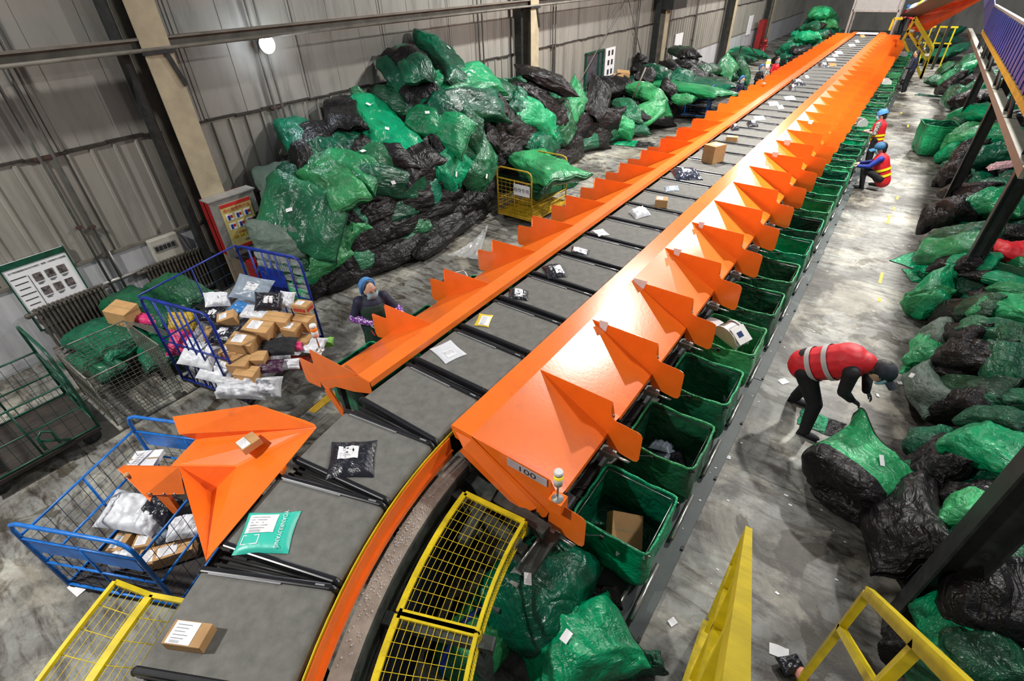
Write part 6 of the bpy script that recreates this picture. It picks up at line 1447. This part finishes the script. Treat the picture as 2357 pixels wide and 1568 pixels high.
p=MB(); p.prism([a0,a1,a1+Vector((-.9,.9,0)),a0+Vector((-.9,.9,0))],(0,0,-.05)); p.build('incline_belt',BELT,r)
for k in range(3):
    q=aty(2130+35*k,70-22*k,41-1*k); p=MB(); p.box((q.x,q.y,q.z/2-.1),(.14,.14,q.z)); p.build('leg',BLKST,r)
G5='parcels on the far incline'; rr=random.Random(2)
for k in range(14):
    t=k/14; q=a0.lerp(a1,t)+Vector((-.35+.3*rr.uniform(-1,1),.35,.12)); m_=[POLYW,CARD,POLYY,POLYG,POLYW][k%5]; R=Euler((rr.uniform(-.3,.3),rr.uniform(-.3,.3),rr.random()*3)).to_matrix(); U=R@Vector((.6,0,0)); V=R@Vector((0,.45,0))
    mailer(None,None,None,0,.2,m_,'%s packet, %s going up the far orange incline'%(['white','brown','yellow','grey','pale'][k%5],ordn(k+1)),raw=(q-U/2-V/2,U,V),lb=None,group=G5)
# yellow steps near the far end
def YP(px_,py_,y): return aty(px_,py_,y)
r=thing('step_ladder','yellow steel step frame with zigzag rails at the far end of the chutes','steps',(.2,33,0))
SEGS=[((2104,44),(2077,94)),((2104,44),(2146,115)),((2089,70),(2133,139)),((2121,85),(2112,106)),((2146,115),(2119,181)),((2133,139),(2119,181)),((2080,94),(2091,119)),((2110,150),(2119,178))]
for dy in (0,1.1):
    for a,b_ in SEGS[:6 if dy else 8]:
        A1,B1=YP(*a,34.0),YP(*b_,34.0); A1.y+=dy; B1.y+=dy; A1.z=max(.05,A1.z); B1.z=max(.05,B1.z)
        p=MB(); p.bar(A1,B1,.10,.10); p.build('side_rail' if not dy else 'rear_rail',YEL,r)
for k in range(5): p=MB(); q=YP(2094+8.6*k,74+14*k,34.0); p.box((q.x,34.55,q.z),(.3,1.1,.04)); p.build('step',GREYBOX,r)
for a,b_ in (((2047,70),(2058,43)),((2058,43),(2078,43))): p=MB(); p.bar(YP(*a,37),YP(*b_,37),.1,.1); p.build('guard_rail',YEL,r)
for k,(x,y,l) in enumerate(((2172,62,40),(2150,75,44))):
    q=aty(x,y,l); p=MB(); 
    for j in range(4): p.box((q.x-.5+.35*j,q.y,q.z/2),(.07,.07,q.z))
    p.box((q.x,q.y,q.z),(1.3,.08,.08)); p.box((q.x,q.y,q.z*.6),(1.3,.06,.06)); tag(p.build('rack_frame',YEL if k in(0,2) else BLKST,origin=(q.x,q.y,0)),'%s steel rack frame under the far incline, %s from the yellow steps'%('yellow' if k in(0,2) else 'black',ordn(k+1)),'rack')
# elevated conveyor with ribbed blue side on the right
ec=thing('elevated_conveyor','elevated conveyor with ribbed blue side walls above the aisle-side heap','conveyor',(2,15,3))
EA,EB=Vector((1.3,9.2,3.42)),Vector((1.3,24,3.06))
def EPt(y,dx=0,dz=0): t=(y-9.2)/(24-9.2); return EA.lerp(EB,t)+Vector((dx,0,dz))
p=MB(); y=8.2
while y<24: 
    h=.60; a,b_=EPt(y,-.02,.06),EPt(y+.25,-.02,.06); p.prism([a,b_,b_+Vector((0,0,h)),a+Vector((0,0,h))],(.02,0,0)); y+=.5
p.build('ribbed_side',mat('blue_rib',(.015,.04,.3),rough=.45,var=.3,scale=5),ec)
p=MB(); p.prism([EPt(8.2,.03,.05),EPt(24,.03,.05),EPt(24,.03,.68),EPt(8.2,.03,.68)],(.02,0,0)); p.build('back_sheet',mat('pale_lilac_sheet',(.3,.3,.42),rough=.45,var=.2,scale=5),ec)
p=MB(); p.bar(EPt(8.2,.02,.7),EPt(24,.02,.7),.07,.05); p.build('top_rail',ALU,ec)
p=MB(); p.bar(EPt(8.2,0,0),EPt(24,0,0),.06,.10); p.build('lower_edge',YEL2,ec)
p=MB(); p.prism([EPt(8.2,.1,.1),EPt(24,.1,.1),EPt(24,1.2,.1),EPt(8.2,1.2,.1)],(0,0,.04)); p.build('belt',DARK,ec)
p=MB(); p.prism([EPt(24,0,.05),EPt(24,0,.7),EPt(34,.1,1.3),EPt(34,.1,.6)],(.03,0,0)); p.build('upper_side',BLUE2,ec)
p=MB(); p.bar((1.42,8,3.0),(1.42,36,2.15),.16,.12); p.build('long_beam',PALE,ec)
p=MB(); p.bar((1.9,8.5,3.05),(1.9,10.5,2.98),.2,.16); p.build('short_beam',PALE,ec)
for k in range(6): y=8+3.2*k; p=MB(); p.bar((1.42,y,3.0-.03*(y-7)),(1.35,y+.25,3.35-.02*(y-7)),.05,.03); p.bar((1.42,y+.9,2.95-.03*(y-7)),(1.35,y+.4,3.35-.02*(y-7)),.05,.03); p.build('lattice',BLKST,ec)
for (x,y,w_,zt) in ((1.55,3.75,.24,3.5),(1.80,10.5,.20,3.2),(1.55,14.8,.17,3.05),(1.62,21.6,.17,2.95),(1.9,28,.2,2.8)):
    p=MB(); p.box((x,y,zt/2),(w_,.02,zt)); p.box((x-w_/2,y,zt/2),(.02,w_,zt)); p.box((x+w_/2,y,zt/2),(.02,w_,zt)); p.build('post',BLKST,ec)
for k,(x,y) in enumerate(((2332,12),(2318,38))):
    R=Euler((.1,.1,.3)).to_matrix(); q=atx(x,y,1.85); s_=.55 if k==0 else .25; U=R@Vector((s_,0,0)); V=R@Vector((0,s_*1.6,0)); mailer(None,None,None,0,.25 if k==0 else .08,POLYW,['big white plastic bag riding on the elevated conveyor','small pale bag on the elevated conveyor below the big one'][k],raw=(Vector((1.75+.1*k,q.y*1.0,EPt(q.y).z+.16))-U/2-V/2,U,V),lb=None)
# blue cart in front of the far heap
dup(CARTB,(at(1578,270,0).x,at(1578,270,0).y,0),.15,'small dark blue cart with green sacks in front of the far heap','carts by the heaps',scale=(1.25,.8,.95))
sack(1572,232,55,34,-5,'b',FL(.85),'bright green sack filling the small dark blue cart','sacks in the far cart',sink=.1)
p=MB(); p.tube([at(1700,130,.9),at(1705,108,1.6),at(1725,105,1.6),at(1740,125,.9)],.03,7); tag(p.build('cart_handle',DARK,origin=at(1700,130,.9)),'dark curved cart handles behind the far end of the wall heap','handle')
p=MB(); p.tube([(-7.9,19.2,2.1),(-8.2,19.0,1.1)],.03,7); tag(p.build('broom_handle',PALE,origin=(-8.2,19,1.0)),'thin pale pole leaning on the heap past the dark window','pole')
for pr_ in TXT: pass
r_,body,size,loc,ang=TXT[0]
text(body,size,r_,loc-r_.location,(0,0,ang),PAPER,sx=1.0)
text('标快专用',.11,YC,Vector((-.792,-.24,.85)),(PI/2,0,-PI/2),INK)

# ================================================================ loose bits
P_,N_=SRr(2343,590); wsack(P_+N_*.1,.7,.5,.3,.3,'b','small red plastic sack at the edge of the folded stack','sacks of the heap under the elevated conveyor')
o=COL.objects[-1] if False else [x for x in bpy.data.objects if x.name.startswith('mail_sack') and x.get('label','').startswith('small red')][0]
o.data=o.data.copy(); [o.data.materials.__setitem__(i,REDC) for i in range(len(o.data.materials))]
for nm_,pts,lb in (('film_sheet',((1030,590),(1075,575),(1125,520),(1100,600)),'clear plastic film lying on the floor behind the wall-side dividers'),('film_sheet',((1825,120),(1870,112),(1880,130),(1830,138)),'crumpled clear film on the floor by the far green sack cluster')):
    q=[at(x,y,.01) for x,y in pts]; p=MB(); p.grid(lambda u,v:(q[0]*(1-u)*(1-v)+q[1]*u*(1-v)+q[2]*u*v+q[3]*(1-u)*v)+Vector((0,0,.02+.10*abs(noise.noise(Vector((u*5,v*5,len(lb))))))),20,20)
    tag(p.build(nm_,FILM,origin=q[0],flip=False),lb,'plastic film')
a,b_=at(716,948,.003),at(770,905,.003); p=MB(); p.bar(a,b_,.005,.14); d=(b_-a); p=MB(); nx_=Vector((-d.y,d.x,0)).normalized()*.07; p.prism([a-nx_,b_-nx_,b_+nx_,a+nx_],(0,0,.003)); tag(p.build('yellow_floor_tape',YEL2,origin=a),'worn yellow tape stripe on the floor below the first wall-side divider','floor tape')
r=thing('actuator_unit','grey actuator with chrome rod beside the end of the upper yellow guard','actuator',at(1235,1290,.75))
p=MB(); c=at(1240,1275,.8); p.box(c,(.16,.5,.12)); p.build('housing',FRAME,r)
p=MB(); p.tube([c+Vector((-.05,-.2,.1)),c+Vector((-.05,.2,.1))],.012,8); p.build('rod',STEEL,r)
p=MB(); p.box(c+Vector((-.04,-.3,-.02)),(.12,.14,.08)); p.build('end_cap',ZINC,r)
p=MB(); p.bar((-1.36,1.55,.5),(-1.36,2.6,.5),.12,.08); p.box((-1.3,1.75,.25),(.1,.1,.5)); tag(p.build('beam_stub',FRAME,origin=(-1.36,2,.5)),'grey-green steel beam end below the first aisle-side chute','beam')
q=at(1847,1553,.05); p=MB(); p.ell((q.x,q.y,.05),(.06,.06,.05),10); tag(p.build('pink_cap',mat('salmon_plastic',(.6,.25,.2),rough=.5),origin=q),'small salmon pink round cap on the floor at the bottom edge','cap')
R_=Euler((.1,.1,.8)).to_matrix(); U=R_@Vector((.22,0,0)); V=R_@Vector((0,.16,0)); q=at(1820,1532,.03); mailer(None,None,None,0,.06,POLYK,'small crumpled black bag beside the salmon pink cap',raw=(q-U/2-V/2,U,V),lb=None)
for (x,y,z,s_,lb) in ((1432,188,.9,.5,'dark brown carton on the heap under the picture board'),(1420,196,.8,.4,'second brown carton on the heap under the picture board')):
    P_,N_=SL(x,y); carton(None,None,None,0,.35,lb,raw=rboxat(P_+Vector((0,0,.2)),(s_,s_*.8,.35),.5,(.1,.1)),lb=None)
# ================================================================ light
w=bpy.data.worlds.new('hall_ambient'); SC.world=w; w.use_nodes=True
w.node_tree.nodes['Background'].inputs[0].default_value=(.85,.9,1,1); w.node_tree.nodes['Background'].inputs[1].default_value=.13
def lamp(name,loc,power,size,col=(1,.97,.92),aim=(0,0,-1)):
    l=bpy.data.lights.new(name,'AREA'); l.shape='DISK'; l.size=size; l.energy=power; l.color=col
    o=bpy.data.objects.new(name,l); COL.objects.link(o); o.location=loc; o.rotation_euler=Vector(aim).to_track_quat('-Z','Y').to_euler(); return o
lamp('high_bay_or_fill_lamp',(1.6,13.8,9),1150,.5)
lamp('high_bay_or_fill_lamp',(1.6,26,9),1000,.5)
lamp('high_bay_or_fill_lamp',(1.6,38,9),1100,.5)
lamp('high_bay_or_fill_lamp',(-7,-3.5,8.5),750,.5)
lamp('high_bay_or_fill_lamp',(-5.5,15,9),950,.5)
lamp('high_bay_or_fill_lamp',(-6,34,9),900,.5)
lamp('high_bay_or_fill_lamp',(4.2,6.5,8.5),260,.8)  # added fill light to brighten the right-hand sack heap, no hall fitting
lamp('flood_light_beam',(-9.7,6.05,4.02),15,.25,(.8,.88,1),(1,.25,-.7))
SC.view_settings.view_transform='Standard'; SC.view_settings.look='None'; SC.view_settings.gamma=1; SC.view_settings.use_curve_mapping=False
SC.view_settings.exposure=.5
